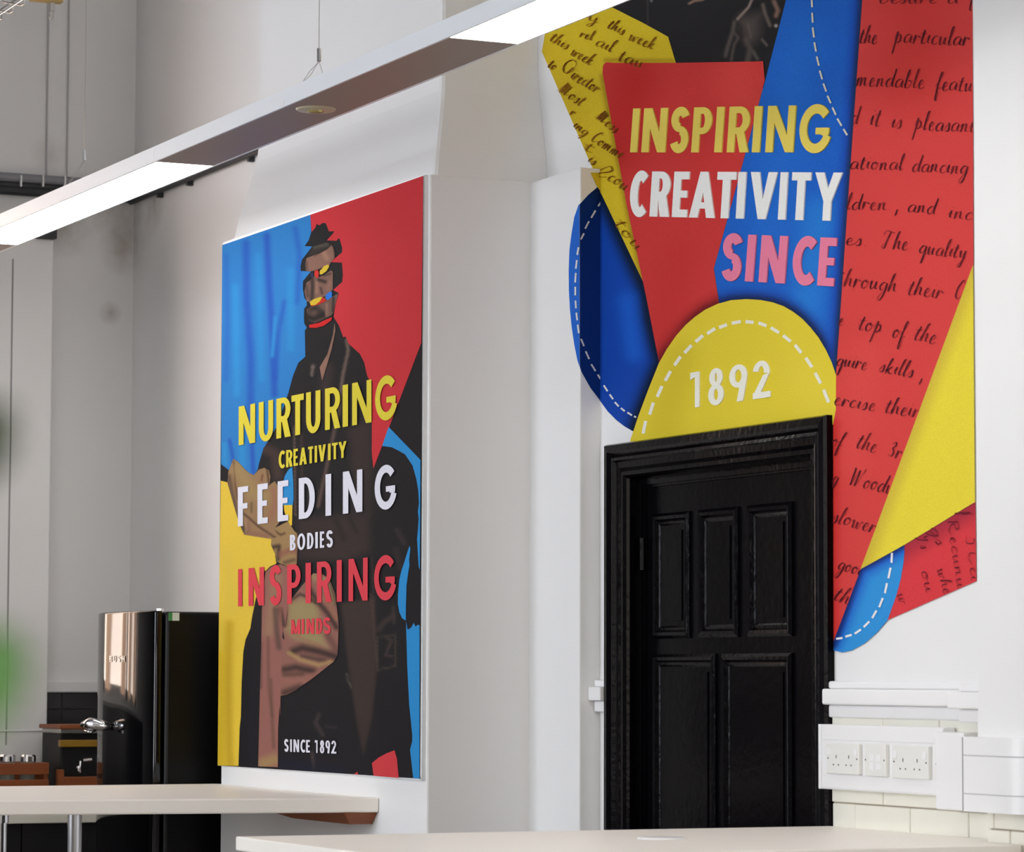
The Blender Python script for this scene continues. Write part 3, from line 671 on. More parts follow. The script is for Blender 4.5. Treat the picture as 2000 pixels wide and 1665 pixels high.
cd = [(545, 1495, 530, 1568), (590, 1388, 568, 1458), (640, 1292, 612, 1355), (690, 1205, 658, 1262), (748, 1120, 712, 1172), (812, 1055, 770, 1100), (878, 998, 835, 1035), (948, 958, 902, 988), (1018, 935, 972, 952), (1098, 917, 1045, 927), (1125, 918, 1172, 922), (1200, 925, 1247, 942), (1272, 953, 1320, 982), (1343, 998, 1388, 1033), (1412, 1052, 1450, 1100), (1475, 1128, 1512, 1183), (1530, 1215, 1562, 1277), (1579, 1313, 1608, 1387)]
dashes(cd, Z6, 6.4, (222, 220, 206), S3, lay(5))
dashes([(530, -60, 530, -20), (531, 0, 535, 60), (535, 105, 540, 185), (540, 225, 550, 305), (553, 345, 567, 420), (573, 460, 590, 535), (597, 575, 617, 645), (627, 680, 650, 745), (660, 780, 687, 840), (700, 875, 728, 935), (740, 965, 775, 1025), (790, 1050, 820, 1100)], Z5, 3.4, (206, 204, 188), S3, lay(5))
redR = [(1692, -90), (1686, 0), (1666.6, 274), (1659, 380), (1634.6, 735), (1629, 812), (1629, 1000), (1629.6, 1254.5), (1683, 1112.5), (1784, 840), (1903, 518), (1901.5, 0), (1901, -90)]
sheet(mural, 'red_letter', redR, (204, 66, 64), [([(1800, -50), (1780, 150)], 130, (190, 54, 50), .8), ([(1690, 700), (1660, 900)], 60, (212, 74, 70), .6), ([(1629, 830), (1629, 1250)], 22, (190, 40, 36), .8)], step=7, surf=S3, off=lay(3.5))
lowR = [(1760, 1068), (1768.6, 1065), (1906.7, 981), (1908.6, 1135.7), (1735.4, 1211.7), (1740, 1150)]
sheet(mural, 'red_letter', lowR, (206, 60, 66), [([(1740, 1085), (1768.6, 1065), (1906.7, 981)], 46, (150, 44, 62), .85)], surf=S3, off=lay(3))
blB = [(1683, 1112.5), (1768.6, 1065), (1768.3, 1080), (1767, 1097), (1761.6, 1130), (1752, 1166), (1735.4, 1211.7), (1716, 1235), (1691, 1257), (1666, 1271), (1647, 1275), (1629.6, 1271), (1629.6, 1254)]
sheet(mural, 'blue_disc', blB, (50, 140, 208), [([(1629.6, 1254), (1683, 1112.5), (1768.6, 1065)], 34, (30, 78, 186), .95), ([(1629.6, 1262), (1683, 1112.5), (1768.6, 1065)], 13, (22, 40, 96), .95)], step=4, surf=S3, off=lay(4))
dashes([(525, 870, 522, 940), (515, 975, 500, 1050), (490, 1085, 475, 1155), (460, 1190, 435, 1255), (415, 1278, 385, 1332), (365, 1355, 325, 1395), (305, 1412, 262, 1442), (240, 1450, 195, 1463), (175, 1472, 130, 1478)], Z8, 4., (226, 228, 230), S3, lay(6))
sheet(mural, 'yellow_panel', [(1903, 518), (1784, 840), (1683, 1112.5), (1768.6, 1065), (1906.7, 981)], (222, 204, 60), [([(1903, 518), (1784, 840), (1683, 1112.5)], 34, (196, 172, 60), .9)], surf=S3, off=lay(5))
# lettering
WH = (226, 226, 222); LT = .0035
ly = (0, -.0042-.0015, 0)
word(mural, [('I', 1234.2, 1247.5), ('N', 1256, 1302.5), ('S', 1310.5, 1346), ('P', 1353.5, 1391), ('I', 1398.5, 1413), ('R', 1423, 1465), ('I', 1472, 1487), ('N', 1498.3, 1552.5), ('G', 1562.5, 1620)],
     ((1234, 298), (1620, 298)), ((1234, 212.3), (1620, 205)), 6, 14, .16, (222, 200, 92), S3, ly, thick=LT)
word(mural, [('C', 1231.5, 1264), ('R', 1272, 1310), ('E', 1315.5, 1345), ('A', 1349, 1399), ('T', 1400, 1437), ('I', 1440.6, 1456), ('V', 1465, 1517), ('I', 1523, 1537.5), ('T', 1546, 1583), ('Y', 1591, 1644)],
     ((1234, 422.5), (1615, 431.5)), ((1234, 335), (1640, 337.5)), 5.5, 15, .17, WH, S3, ly, thick=LT)
word(mural, [('S', 1411, 1449), ('I', 1458.4, 1474), ('N', 1485, 1536), ('C', 1549, 1592), ('E', 1599.7, 1631.6)], ((1450, 549.4), (1630, 559.8)), ((1440, 458), (1640, 465.6)), 7, 15.5, .17, (220, 122, 150), S3, ly, thick=LT)
word(mural, [('1', 1351.8, 1369.5), ('8', 1386.8, 1417), ('9', 1428, 1462.8), ('2', 1474, 1508)], ((1360, 796.6), (1500, 776.8)), ((1360, 727.5), (1500, 705)), 0, 10.8, .165, (226, 225, 212), S3, ly, thick=LT)
# handwriting
IR, IR2 = (50, 22, 34), (120, 34, 40)
def wr(T, text, x0, y0, x1, y1, xh, clip=redR, **k):
    write(mural, text, T(x0, y0), T(x1, y1), xh, S3, lay(7), clip=clip, **k)
k = dict(col=IR, col2=IR2)
wr(Z5, 'besure a f', 1080, 26, 1880, 32, 12, **k)
wr(Z5, 'the', 915, 352, 1065, 358, 17, **k); wr(Z5, 'particular', 1200, 350, 1815, 372, 17, **k)
wr(Z5, 'mendable', 890, 695, 1450, 722, 17, **k); wr(Z5, 'featur', 1535, 735, 1900, 745, 17, **k)
wr(Z5, 'd', 845, 1015, 915, 1017, 17, **k); wr(Z5, 'it', 1000, 1025, 1092, 1030, 20, **k); wr(Z5, 'is', 1175, 1045, 1270, 1050, 17, **k); wr(Z5, 'pleasant', 1365, 1055, 1860, 1080, 17, **k)
wr(Z5, 'ational', 840, 1375, 1280, 1388, 15, **k); wr(Z5, 'dancing ,', 1345, 1395, 1900, 1425, 16, **k)
wr(Z7, 'ldren ,', 190, 100, 560, 112, 15, **k); wr(Z7, 'and', 605, 118, 800, 135, 15, **k); wr(Z7, 'incl', 880, 162, 1090, 178, 15, **k)
wr(Z7, 'es.', 185, 342, 345, 352, 14, **k); wr(Z7, 'The', 425, 365, 610, 380, 17, **k); wr(Z7, 'quality', 680, 400, 1005, 438, 16, **k)
wr(Z7, 'through', 130, 620, 535, 660, 17, **k); wr(Z7, 'their', 605, 678, 845, 708, 17, **k); wr(Z7, 'C', 920, 705, 985, 712, 18, **k)
wr(Z7, 'e', 135, 892, 172, 896, 15, **k); wr(Z7, 'top', 270, 915, 435, 942, 17, **k); wr(Z7, 'of', 500, 970, 590, 982, 17, **k); wr(Z7, 'the', 645, 985, 795, 1022, 18, **k)
wr(Z7, 'quire', 120, 1160, 330, 1190, 15, **k); wr(Z7, 'skills ,', 412, 1200, 725, 1262, 15, **k)
wr(Z7, 'ercise', 105, 1425, 390, 1470, 15, **k); wr(Z7, 'their', 450, 1478, 685, 1515, 16, **k)
wr(Z8, 'of', 90, 110, 170, 130, 15, **k); wr(Z8, 'the', 265, 130, 410, 165, 17, **k); wr(Z8, '3rd', 495, 190, 640, 215, 16, **k)
wr(Z8, 'g', 95, 375, 135, 385, 15, **k); wr(Z8, 'Woodw', 215, 385, 540, 460, 17, **k)
wr(Z8, 'slower', 95, 650, 405, 730, 16, **k); wr(Z8, 'good', 135, 985, 330, 1035, 15, **k); wr(Z8, 'th', 105, 1195, 215, 1240, 16, **k)
k = dict(col=(64, 22, 36), col2=(110, 30, 44), clip=lowR, up=(1, -.12), wpx=1.4, skew=0)
for t, a in (('ICa', (1045, 760, 1090, 1075)), ('Recunu', (915, 640, 990, 1130)), ('Ys', (700, 760, 735, 850)), ('gs', (790, 690, 850, 830)), ('whe', (845, 985, 895, 1170)), ('ou', (730, 1000, 770, 1160)), ('N' if 'N' in CUR else 'w', (560, 1160, 590, 1240)), ('fr', (960, 590, 1080, 600))):
    write(mural, t, Z8(*a[:2]), Z8(*a[2:]), 10, S3, lay(7), **k)
k = dict(col=(96, 44, 10), col2=(150, 100, 20), clip=yel, wpx=1.75)
for t, a, xh in (('y', (450, 160, 545, 190), 10), ('this', (615, 225, 745, 290), 11), ('week', (785, 325, 995, 405), 12), ('rel', (390, 300, 500, 330), 9), ('ail', (515, 370, 660, 430), 12), ('tau', (700, 495, 900, 560), 13),
                 ('this', (145, 330, 290, 410), 11), ('week .', (315, 440, 540, 575), 12), ('to', (130, 545, 190, 575), 10), ('Director', (235, 590, 530, 760), 13), ('Most', (215, 740, 400, 870), 13), ('r .', (310, 935, 410, 975), 9),
                 ('Mess', (520, 960, 680, 1090), 12), ('ing', (335, 1030, 440, 1110), 10), ('Comme', (480, 1140, 730, 1300), 12), ('t', (420, 1215, 500, 1250), 10), ('is', (455, 1310, 510, 1350), 10), ('Scou', (525, 1400, 765, 1560), 13)):
    write(mural, t, Z4(*a[:2]), Z4(*a[2:]), xh, S3, lay(7), **k)
write(mural, 'tou', Z6(362, 350), Z6(500, 520), 12, S3, lay(7), **k)
# thin white edge where the vinyl stops beside the door
# ------------------------------------------------------------------ the poster canvas
PX0, PX1 = onY(430, 990, YP)[0]+.003, -8.2535
PZ0, PZ1 = onY(820, 1522, YP)[2], onY(827, 343.4, YP)[2]
PX0 = -9.8405
poster = thing('poster', 'large framed canvas poster of a seated man with a sliced head on the chimney breast', 'poster', ((PX0+PX1)/2, Y1, PZ0))
FT = .0135
box(PX0, PX1, YP+.0012, Y1-.0002, PZ0+.003, PZ1).build('backing_board', PLASTIC, poster)
for a in ((PX0-.002, PX1+.003, YP+.003, Y1-.0003, PZ0-.0045, PZ0+.001), (PX0-.002, PX1+.003, YP+.003, Y1-.0003, PZ1, PZ1+.0035), (PX0-.003, PX0, YP+.003, Y1-.0003, PZ0-.004, PZ1+.003), (PX1, PX1+.0045, YP+.003, Y1-.0003, PZ0-.004, PZ1+.003)):
    box(*a).build('frame_edge', ALU, poster)
SP = surfY(YP)
def pl(k): return (0, -.0004*k, 0)
PG = .93
def psheet(name, poly, base, shades=(), step=4, k=1):
    if name == 'printed_robe': shades = [(q[0], q[1]*(1.45 if len(q) < 5 else 1.8), q[2], q[3]*.9)+tuple(q[4:]) for q in shades]
    return sheet(poster, name, poly, base, shades, step, SP, pl(k), PPRINT, PG)
quad = [(434.4, 478.9), (827, 343.6), (820, 1521.6), (425.6, 1495.8)]
R1 = lambda x, y: (400+x/3.33, 320+y/3.33)
R2 = lambda x, y: (400+x/4.348, 800+y/4.348)
R3 = lambda x, y: (400+x/4.163, 1160+y/4.163)
H1 = lambda x, y: (560+x/7.567, 420+y/7.567)
H2 = lambda x, y: (420+x/5.55, 860+y/5.55)
H3 = lambda x, y: (440+x/4.623, 1040+y/4.623)
H4 = lambda x, y: (600+x/4.1625, 600+y/4.1625)
H5 = lambda x, y: (660+x/5.55, 1000+y/5.55)
BK = (37, 36, 39); BR = (64, 54, 52); SK = (134, 98, 88); TN = (148, 122, 84); TNL = (154, 140, 98)
bsh = [(mp(R3, [(1110, 80), (1380, 30), (1400, 600), (1360, 1000), (1290, 1310), (1230, 1000), (1160, 500)]), 5, (64, 54, 51), .95, 'poly'),
       (mp(H4, [(330, 980), (520, 900), (530, 1200), (510, 1660), (380, 1660), (360, 1200)]), 14, (60, 51, 50), .85, 'poly'),
       (mp(R2, [(800, 930), (1400, 880), (1400, 1200), (1200, 1290), (800, 1260)]), 14, (60, 51, 50), .9, 'poly'),
       (mp(R2, [(1120, 950), (1180, 1100)]), 12, (44, 40, 40), .8), (mp(R2, [(1230, 920), (1290, 1040)]), 8, (42, 38, 40), .8),
       (mp(R2, [(760, 150), (770, 900)]), 3, (104, 86, 78), .8), (mp(R2, [(820, 200), (830, 900)]), 5, (58, 50, 48), .9), (mp(R2, [(500, 330), (600, 380), (620, 560)]), 18, (72, 58, 54), .8),
       (mp(R1, [(920, 1150), (935, 1210), (905, 1350), (880, 1500)]), 5, (104, 88, 82), .9), (mp(R1, [(800, 1330), (780, 1480), (740, 1640)]), 22, (58, 50, 50), .8),
       (mp(H4, [(270, 760), (255, 860), (215, 1040), (160, 1290), (90, 1620)]), 6, (98, 80, 74), .8), (mp(H4, [(330, 250), (330, 380), (285, 560), (270, 760)]), 4, (104, 88, 80), .7),
       (mp(H4, [(40, 490), (60, 480), (35, 560)]), 3.5, (110, 98, 92), .7), (mp(R1, [(700, 1310), (695, 1380)]), 3.5, (110, 98, 92), .8),
       (mp(H5, [(640, 200), (720, 340)]), 9, (58, 50, 52), .8), (mp(H5, [(630, 420), (680, 600)]), 12, (54, 47, 48), .8),
       (mp(H5, [(440, 1280), (500, 1200), (600, 1130)]), 9, (66, 57, 54), .8), (mp(H5, [(600, 1040), (610, 1200)]), 6, (64, 56, 54), .8),
       (mp(R3, [(1405, 360), (1405, 620), (1550, 590), (1550, 330)]), 3, (70, 62, 58), .9), (mp(R3, [(1430, 350), (1545, 340)]), 5, (60, 54, 50), .8), (mp(R3, [(1480, 360), (1520, 380), (1470, 500), (1520, 510)]), 5, (68, 58, 56), .8),
       (mp(R3, [(930, 985), (900, 1050), (960, 1150)]), 7, (66, 58, 58), .9), (mp(R3, [(870, 1290), (890, 1420)]), 5, (72, 64, 62), .8), (mp(R3, [(1070, 1090), (980, 1080)]), 4, (56, 50, 54), .8),
       (mp(R3, [(1150, 650), (1190, 770)]), 3, (92, 88, 78), .7), (mp(R3, [(400, 560), (380, 1400)]), 8, (40, 37, 46), .6), (mp(R3, [(620, 1380), (1100, 1440)]), 20, (34, 36, 52), .6),
       (mp(R3, [(1350, 0), (1400, 560)]), 3, (84, 68, 62), .6), (mp(H5, [(370, 500), (400, 1300)]), 3, (76, 60, 56), .5)]
psheet('printed_ground', quad, BK, bsh, 4, 1)
blueL = [(434.4, 478.9), (606.5, 419.8), (608.5, 453)]+mp(H1, [(330, 370), (268, 462), (380, 466), (300, 570), (230, 660), (208, 760), (210, 828), (360, 838), (245, 975), (240, 1090), (265, 1230), (300, 1275), (300, 1340), (262, 1385), (257, 1500), (262, 1605)])+mp(R1, [(665, 1067), (652, 1085), (655, 1255), (610, 1295), (575, 1380), (545, 1490), (525, 1550)])+mp(R2, [(620, 130), (560, 240), (500, 330)])+mp(H2, [(480, 250), (465, 320), (425, 378), (380, 360), (330, 320), (260, 240), (203, 203), (160, 332), (68, 262)])
B1, B2 = (38, 86, 178), (48, 140, 202)
psheet('blue_cloth', blueL, (46, 122, 190), [
    (mp(R1, [(405, 470), (420, 800), (440, 1100), (455, 1500)]), 13, B1, .95), (mp(R1, [(270, 520), (275, 900), (300, 1250), (300, 1650)]), 15, B1, .85), (mp(R1, [(140, 600), (150, 1000), (140, 1400)]), 12, B1, .45),
    (mp(R1, [(520, 900), (480, 1100), (460, 1400)]), 10, B1, .7), (mp(R1, [(590, 420), (620, 600), (600, 900)]), 12, B1, .6), (mp(R1, [(200, 800), (210, 1500)]), 12, B2, .8), (mp(R1, [(350, 600), (370, 1400)]), 11, B2, .6),
    (mp(R1, [(460, 1000), (440, 1250)]), 6, B2, .9), (mp(R1, [(560, 700), (560, 1200)]), 14, B2, .7), (mp(H2, [(160, 0), (190, 150), (200, 260)]), 7, B1, .9), (mp(H2, [(400, 0), (410, 200), (420, 360)]), 9, B1, .9), (mp(H2, [(100, 50), (110, 250)]), 10, B2, .9), (mp(H2, [(290, 50), (300, 260)]), 12, B2, .8)], 3.5, 2)
redP = [(606.5, 419.8), (827, 343.6)]+mp(H4, [(930, 290), (540, 1315), (527, 1180), (528, 935), (532, 600), (505, 590), (490, 560), (465, 450), (430, 380), (340, 300), (315, 240), (295, 245), (260, 150), (220, 85)])+mp(H1, [(700, 1500), (710, 1420), (725, 1320), (775, 1160), (765, 1150), (690, 1112), (825, 990), (835, 880), (820, 705), (655, 698), (720, 640), (820, 555), (825, 490), (785, 350), (765, 350), (740, 382), (598, 376), (680, 285), (710, 240), (630, 245), (600, 170), (580, 120), (530, 120), (485, 155), (445, 130), (430, 185), (372, 250)])
psheet('red_ground', redP, (198, 55, 62), (), 8, 2)
yl = mp(H2, [(65, 440), (140, 460), (160, 530), (200, 680), (265, 900), (320, 1028), (450, 1047), (613, 1072), (610, 1140), (650, 1230), (668, 1340), (600, 1370), (550, 1420)])+mp(H3, [(360, 345), (310, 480), (280, 590), (245, 760), (228, 870), (185, 970), (165, 1080), (150, 1350), (143, 1665)])+mp(R3, [(285, 1100), (275, 1402)])+[(425.6, 1495.8), (428.4, 1170)]
psheet('yellow_cloth', yl, (222, 190, 68), [(mp(R3, [(200, 250), (190, 700), (210, 1500)]), 16, (196, 162, 44), .9), (mp(R3, [(130, 500), (130, 1500)]), 16, (212, 176, 40), .8), (mp(R3, [(270, 500), (250, 1300)]), 10, (226, 194, 64), .8), (mp(H3, [(20, 200), (60, 700)]), 20, (214, 186, 74), .6)], 5, 2)
BB = (48, 140, 204)
psheet('blue_shape', [(759.8, 834.3), (822.2, 899), (821.6, 980), (820.8, 1113.5)]+[(818.6, 1108), (816.4, 1072), (815.3, 1054), (817, 1036), (818.6, 1014), (817, 1000), (819, 984), (818, 960), (814, 936), (806.6, 910), (792, 888), (778, 880), (765.8, 874), (747, 871.5)], BB, (), 4, 3)
psheet('blue_shape', mp(H5, [(780, 370), (790, 400), (776, 520), (780, 580), (768, 650), (748, 800), (742, 1000), (740, 1180), (700, 1155), (670, 1090), (655, 1000), (655, 900), (670, 740), (690, 650), (720, 560), (760, 430)]), BB, (), 4, 3)
psheet('blue_shape', mp(H5, [(744, 1185), (760, 1280), (800, 1255), (825, 1205), (845, 1245), (875, 1225), (890, 1235)])+[(820, 1521.6), (808, 1521)]+mp(R3, [(1672, 1270), (1690, 1200), (1690, 1150), (1665, 900), (1650, 600), (1641, 300)]), BB, (), 4, 3)
psheet('red_shape', mp(R3, [(1362, 1380), (1415, 1335), (1480, 1300), (1545, 1275), (1565, 1340), (1580, 1500)])+mp(R3, [(1376, 1482)]), (206, 66, 72), (), 4, 3)
psheet('red_shape', mp(R3, [(1210, 1468), (1230, 1460), (1245, 1448), (1249, 1474)]), (206, 66, 72), (), 4, 3)
psheet('blue_shape', [(571.4, 912), (564, 918), (557, 930), (554, 943), (552, 987), (572.5, 987), (574, 975), (573.5, 941)], BB, (), 4, 3)
psheet('yellow_shape', [(555, 987), (571.8, 987), (571, 1026), (568.5, 1028), (563, 1019), (556, 999)], (226, 190, 58), (), 4, 3)
# paper and hands
psheet('printed_paper', mp(H2, [(203, 203), (260, 240), (330, 320), (380, 360), (425, 378), (480, 320), (540, 300), (590, 330), (605, 400), (598, 482), (655, 445), (690, 510), (700, 640), (705, 890), (650, 960), (690, 1050), (613, 1072), (450, 1047), (320, 1028), (265, 900), (200, 680), (138, 460), (150, 340)]), (148, 118, 86), [
    (mp(H2, [(150, 400), (190, 600), (260, 860), (300, 980)]), 11, (92, 74, 64), .9), (mp(H2, [(205, 230), (225, 480), (250, 640)]), 3, (86, 60, 50), .9), (mp(H2, [(260, 320), (400, 560), (560, 620)]), 24, (160, 136, 92), .7),
    (mp(H2, [(520, 380), (510, 440)]), 4, (110, 70, 60), .8), (mp(H2, [(570, 320), (590, 480)]), 3.5, (56, 44, 40), .9), (mp(H2, [(320, 800), (480, 940), (660, 1060)]), 4, (84, 58, 52), .95), (mp(H2, [(350, 890), (380, 1010), (560, 1040)]), 10, (138, 100, 84), .8),
    (mp(H2, [(400, 680), (400, 780)]), 4, (96, 84, 62), .8), (mp(H2, [(640, 560), (660, 700), (600, 860)]), 14, (150, 104, 84), .7), (mp(H2, [(300, 930), (340, 1000)]), 6, (62, 50, 46), .8), (mp(H2, [(340, 860), (340, 1000)]), 3.5, (160, 130, 100), .8)], 2.6, 4)
psheet('printed_hand', mp(H2, [(650, 955), (790, 885), (830, 930), (870, 990), (900, 1010), (905, 1080), (895, 1345), (800, 1372), (720, 1340), (680, 1320), (640, 1185), (612, 1135), (618, 1068), (690, 1052)]), (154, 126, 86), [
    (mp(H2, [(660, 990), (720, 1030), (760, 1010)]), 4, (84, 56, 50), .9), (mp(H2, [(640, 1160), (700, 1150), (690, 1290)]), 8, (62, 48, 46), .95), (mp(H2, [(720, 1240), (800, 1200), (880, 1200)]), 12, (140, 92, 78), .8),
    (mp(H2, [(760, 1330), (860, 1300)]), 8, (92, 74, 62), .8), (mp(H2, [(900, 1000), (895, 1340)]), 4, (110, 78, 70), .8)], 2.4, 5)
# legs and robe
psheet('printed_robe', mp(H3, [(368, 360), (420, 312), (500, 290), (560, 310), (572, 420), (572, 640), (560, 760), (545, 880), (525, 870), (520, 950), (560, 1010), (540, 1100), (515, 1160), (505, 1400), (500, 1665)])+mp(R3, [(612, 900), (600, 1100), (598, 1412), (438, 1406), (450, 900)])+mp(H3, [(318, 1400), (330, 1000), (335, 700), (350, 480)]), (144, 98, 90), [
    (mp(H3, [(465, 400), (440, 600), (400, 900)]), 14, (154, 124, 96), .7), (mp(H3, [(455, 700), (470, 900), (490, 1040)]), 7, (86, 70, 64), .95), (mp(H3, [(500, 700), (530, 840)]), 6, (58, 48, 46), .95), (mp(H3, [(500, 690), (510, 860)]), 2.5, (150, 100, 84), .8),
    (mp(H3, [(390, 950), (395, 1400), (430, 1660)]), 4, (100, 74, 66), .6), (mp(R3, [(540, 700), (550, 1000), (565, 1250)]), 4, (96, 74, 64), .7), (mp(R3, [(480, 1380), (570, 1350)]), 14, (160, 136, 88), .8), (mp(H3, [(320, 1000), (318, 1400)]), 5, (88, 66, 62), .8)], 2.8, 4)
psheet('printed_robe', mp(H3, [(572, 640), (640, 560), (700, 480), (800, 372), (880, 375), (950, 430), (1000, 560), (1030, 840), (1020, 1110), (985, 1170), (870, 1260), (780, 1330), (700, 1385), (640, 1430), (560, 1470), (503, 1480), (512, 1200), (515, 1100), (540, 960), (525, 880), (552, 860), (566, 760)]), (140, 98, 88), [
    (mp(H3, [(580, 640), (700, 600), (820, 630), (850, 740), (870, 900), (930, 1050), (780, 1010), (610, 950), (555, 880)]), 6, TNL, .95, 'poly'), (mp(H3, [(800, 400), (850, 420), (940, 470), (990, 620)]), 10, (160, 138, 98), .7),
    (mp(H3, [(770, 520), (850, 640), (930, 730), (1010, 860)]), 7, (48, 42, 42), .95), (mp(H3, [(620, 600), (680, 560), (760, 590), (820, 640)]), 4, (62, 50, 46), .9), (mp(H3, [(860, 560), (940, 660), (1010, 780)]), 6, (150, 106, 84), .8), (mp(H3, [(960, 450), (1010, 640)]), 7, (60, 50, 48), .8),
    (mp(H3, [(620, 1075), (700, 1045), (860, 1080), (1020, 1130)]), 10, (52, 44, 44), 1.), (mp(H3, [(700, 1120), (900, 1160)]), 6, (72, 58, 54), .9), (mp(H3, [(580, 1090), (680, 1150), (850, 1200), (960, 1170)]), 5, (164, 136, 92), .9),
    (mp(H3, [(540, 1240), (640, 1220), (800, 1255)]), 9, (56, 48, 46), 1.), (mp(H3, [(540, 1290), (700, 1280)]), 6, (80, 62, 56), .8), (mp(H3, [(520, 1340), (700, 1350), (840, 1280)]), 8, (150, 102, 90), .8), (mp(H3, [(540, 1450), (680, 1400)]), 9, (56, 46, 44), .9),
    (mp(H3, [(930, 930), (1020, 1080)]), 8, (100, 72, 66), .8), (mp(H3, [(600, 900), (700, 960), (900, 1040)]), 4, (150, 104, 88), .6), (mp(H3, [(560, 680), (560, 840)]), 4, (120, 86, 76), .8)], 2.4, 5)
psheet('printed_lapel', mp(R1, [(848, 1035), (853, 1085), (830, 1200), (795, 1320), (766, 1412), (750, 1325), (800, 1240), (835, 1120)]), (140, 106, 92), [(mp(R1, [(850, 1060), (800, 1260)]), 3, (110, 88, 78), .6)], 2.4, 4)
# head slices
psheet('head_slice', mp(H1, [(300, 640), (400, 600), (500, 565), (610, 505), (665, 440), (700, 490), (718, 560), (718, 630), (660, 700), (640, 742), (560, 765), (480, 800), (420, 822), (360, 836), (290, 832), (282, 720)]), (132, 98, 86), [
    (mp(H1, [(290, 700), (300, 830)]), 6, (84, 68, 62), .9), (mp(H1, [(560, 560), (600, 640)]), 9, (160, 122, 98), .7), (mp(H1, [(420, 600), (660, 450)]), 4, (76, 64, 58), .8), (mp(H1, [(700, 480), (722, 620)]), 4, (72, 60, 54), .8)], 1.8, 4)
psheet('head_slice', mp(H1, [(390, 470), (600, 400), (660, 430), (600, 505), (400, 595), (330, 600)]), (52, 48, 47), [(mp(H1, [(420, 480), (600, 440)]), 6, (84, 78, 70), .7)], 2., 3.5)
psheet('head_slice', mp(H1, [(410, 900), (480, 920), (560, 890), (660, 820), (690, 840), (690, 1100), (660, 1135), (600, 1180), (560, 1210), (500, 1215), (400, 1250), (350, 1290), (300, 1275), (268, 1130), (300, 1000), (350, 970)]), (122, 92, 82), [
    (mp(H1, [(380, 900), (390, 1050), (380, 1240)]), 8, (52, 48, 46), .95), (mp(H1, [(300, 1050), (320, 1200)]), 6, (72, 62, 56), .8), (mp(H1, [(480, 960), (580, 990)]), 7, (48, 42, 40), .95), (mp(H1, [(560, 900), (650, 870)]), 4, (60, 52, 46), .8),
    (mp(H1, [(510, 1080), (530, 1160)]), 5, (72, 56, 50), .9), (mp(H1, [(450, 1000), (450, 1150)]), 5, (146, 108, 92), .8), (mp(H1, [(640, 1000), (620, 1100)]), 8, (138, 100, 86), .8)], 1.8, 4)
psheet('head_slice', mp(H1, [(590, 1190), (585, 1260), (700, 1200), (770, 1158), (740, 1270), (720, 1340), (700, 1440), (660, 1490), (560, 1540), (420, 1600), (330, 1560), (300, 1400), (380, 1345), (500, 1310)]), (104, 82, 74), [
    (mp(H1, [(360, 1400), (440, 1370), (530, 1460)]), 12, (50, 46, 44), .9), (mp(H1, [(300, 1500), (400, 1540), (540, 1480)]), 14, (38, 36, 38), 1.), (mp(H1, [(600, 1320), (600, 1480)]), 5, (138, 104, 90), .8), (mp(H1, [(700, 1230), (690, 1420)]), 5, (50, 44, 44), .95), (mp(H1, [(755, 1180), (730, 1300)]), 3, (122, 96, 84), .8), (mp(H1, [(400, 1380), (450, 1380)]), 3, (40, 34, 34), .8)], 1.8, 4)
for nm, pts, col in (('yellow_accent', [(500, 830), (560, 760), (620, 732), (640, 760), (600, 830), (530, 880), (500, 880)], (206, 178, 56)), ('red_accent', [(425, 825), (470, 815), (485, 850), (480, 920), (450, 935), (418, 890)], (196, 52, 48)),
                     ('blue_accent', [(585, 1185), (640, 1140), (680, 1135), (680, 1215), (610, 1262), (590, 1240)], (40, 112, 204)), ('yellow_accent', [(350, 1290), (400, 1250), (500, 1215), (540, 1215), (500, 1280), (430, 1335), (365, 1335)], (202, 174, 50)),
                     ('red_accent', [(500, 1285), (545, 1215), (600, 1270), (480, 1325), (380, 1350), (360, 1338), (430, 1333)], (190, 44, 40)), ('red_accent', [(345, 1625), (480, 1600), (600, 1545), (680, 1510), (670, 1560), (560, 1640), (440, 1672), (345, 1668)], (196, 40, 42)),
                     ('blue_accent', [(360, 870), (400, 850), (410, 900), (380, 940)], (44, 56, 84))):
    psheet(nm, mp(H1, pts), col, (), 3, 6)
def pw(L, base, top, tv, th, col): word(poster, L, base, top, 0, tv, th, col, SP, pl(9), PPRINT, gain=PG)
PY = (218, 202, 66)
pw([('N', 468.3, 500.5), ('U', 507.6, 535.7), ('R', 541.9, 570), ('T', 571.5, 595.5), ('U', 600, 628), ('R', 637, 667), ('I', 671.4, 682), ('N', 690, 727.8), ('G', 735, 775)], ((468, 870.5), (728, 825)), ((468, 795), (728, 741.3)), 9.5, .155, PY)
pw([('C', 546.5, 558.7), ('R', 561, 573.5), ('E', 575.3, 584), ('A', 586.8, 601.4), ('T', 604, 614), ('I', 616.7, 621.5), ('V', 624, 638.5), ('I', 642.8, 648), ('T', 650.5, 661.8), ('Y', 663.2, 679)], ((555, 914.5), (674, 894.5)), ((550, 881.8), (679, 861.8)), 4.6, .15, PY)
W2 = (222, 222, 234)
pw([('F', 466.7, 487), ('E', 505, 525), ('E', 544.4, 565.3), ('D', 585.8, 617), ('I', 638, 649), ('N', 672, 710), ('G', 734, 774)], ((470, 1028.6), (710, 999.8)), ((470, 952), (710, 916.8)), 10.5, .145, W2)
pw([('B', 568.4, 579.5), ('O', 582.8, 598.4), ('D', 602, 614.6), ('I', 618, 623), ('E', 627, 635.3), ('S', 639.6, 652.4)], ((568, 1076), (650, 1069)), ((568, 1045.6), (650, 1036.6)), 4.6, .15, W2)
PR_ = (214, 70, 82)
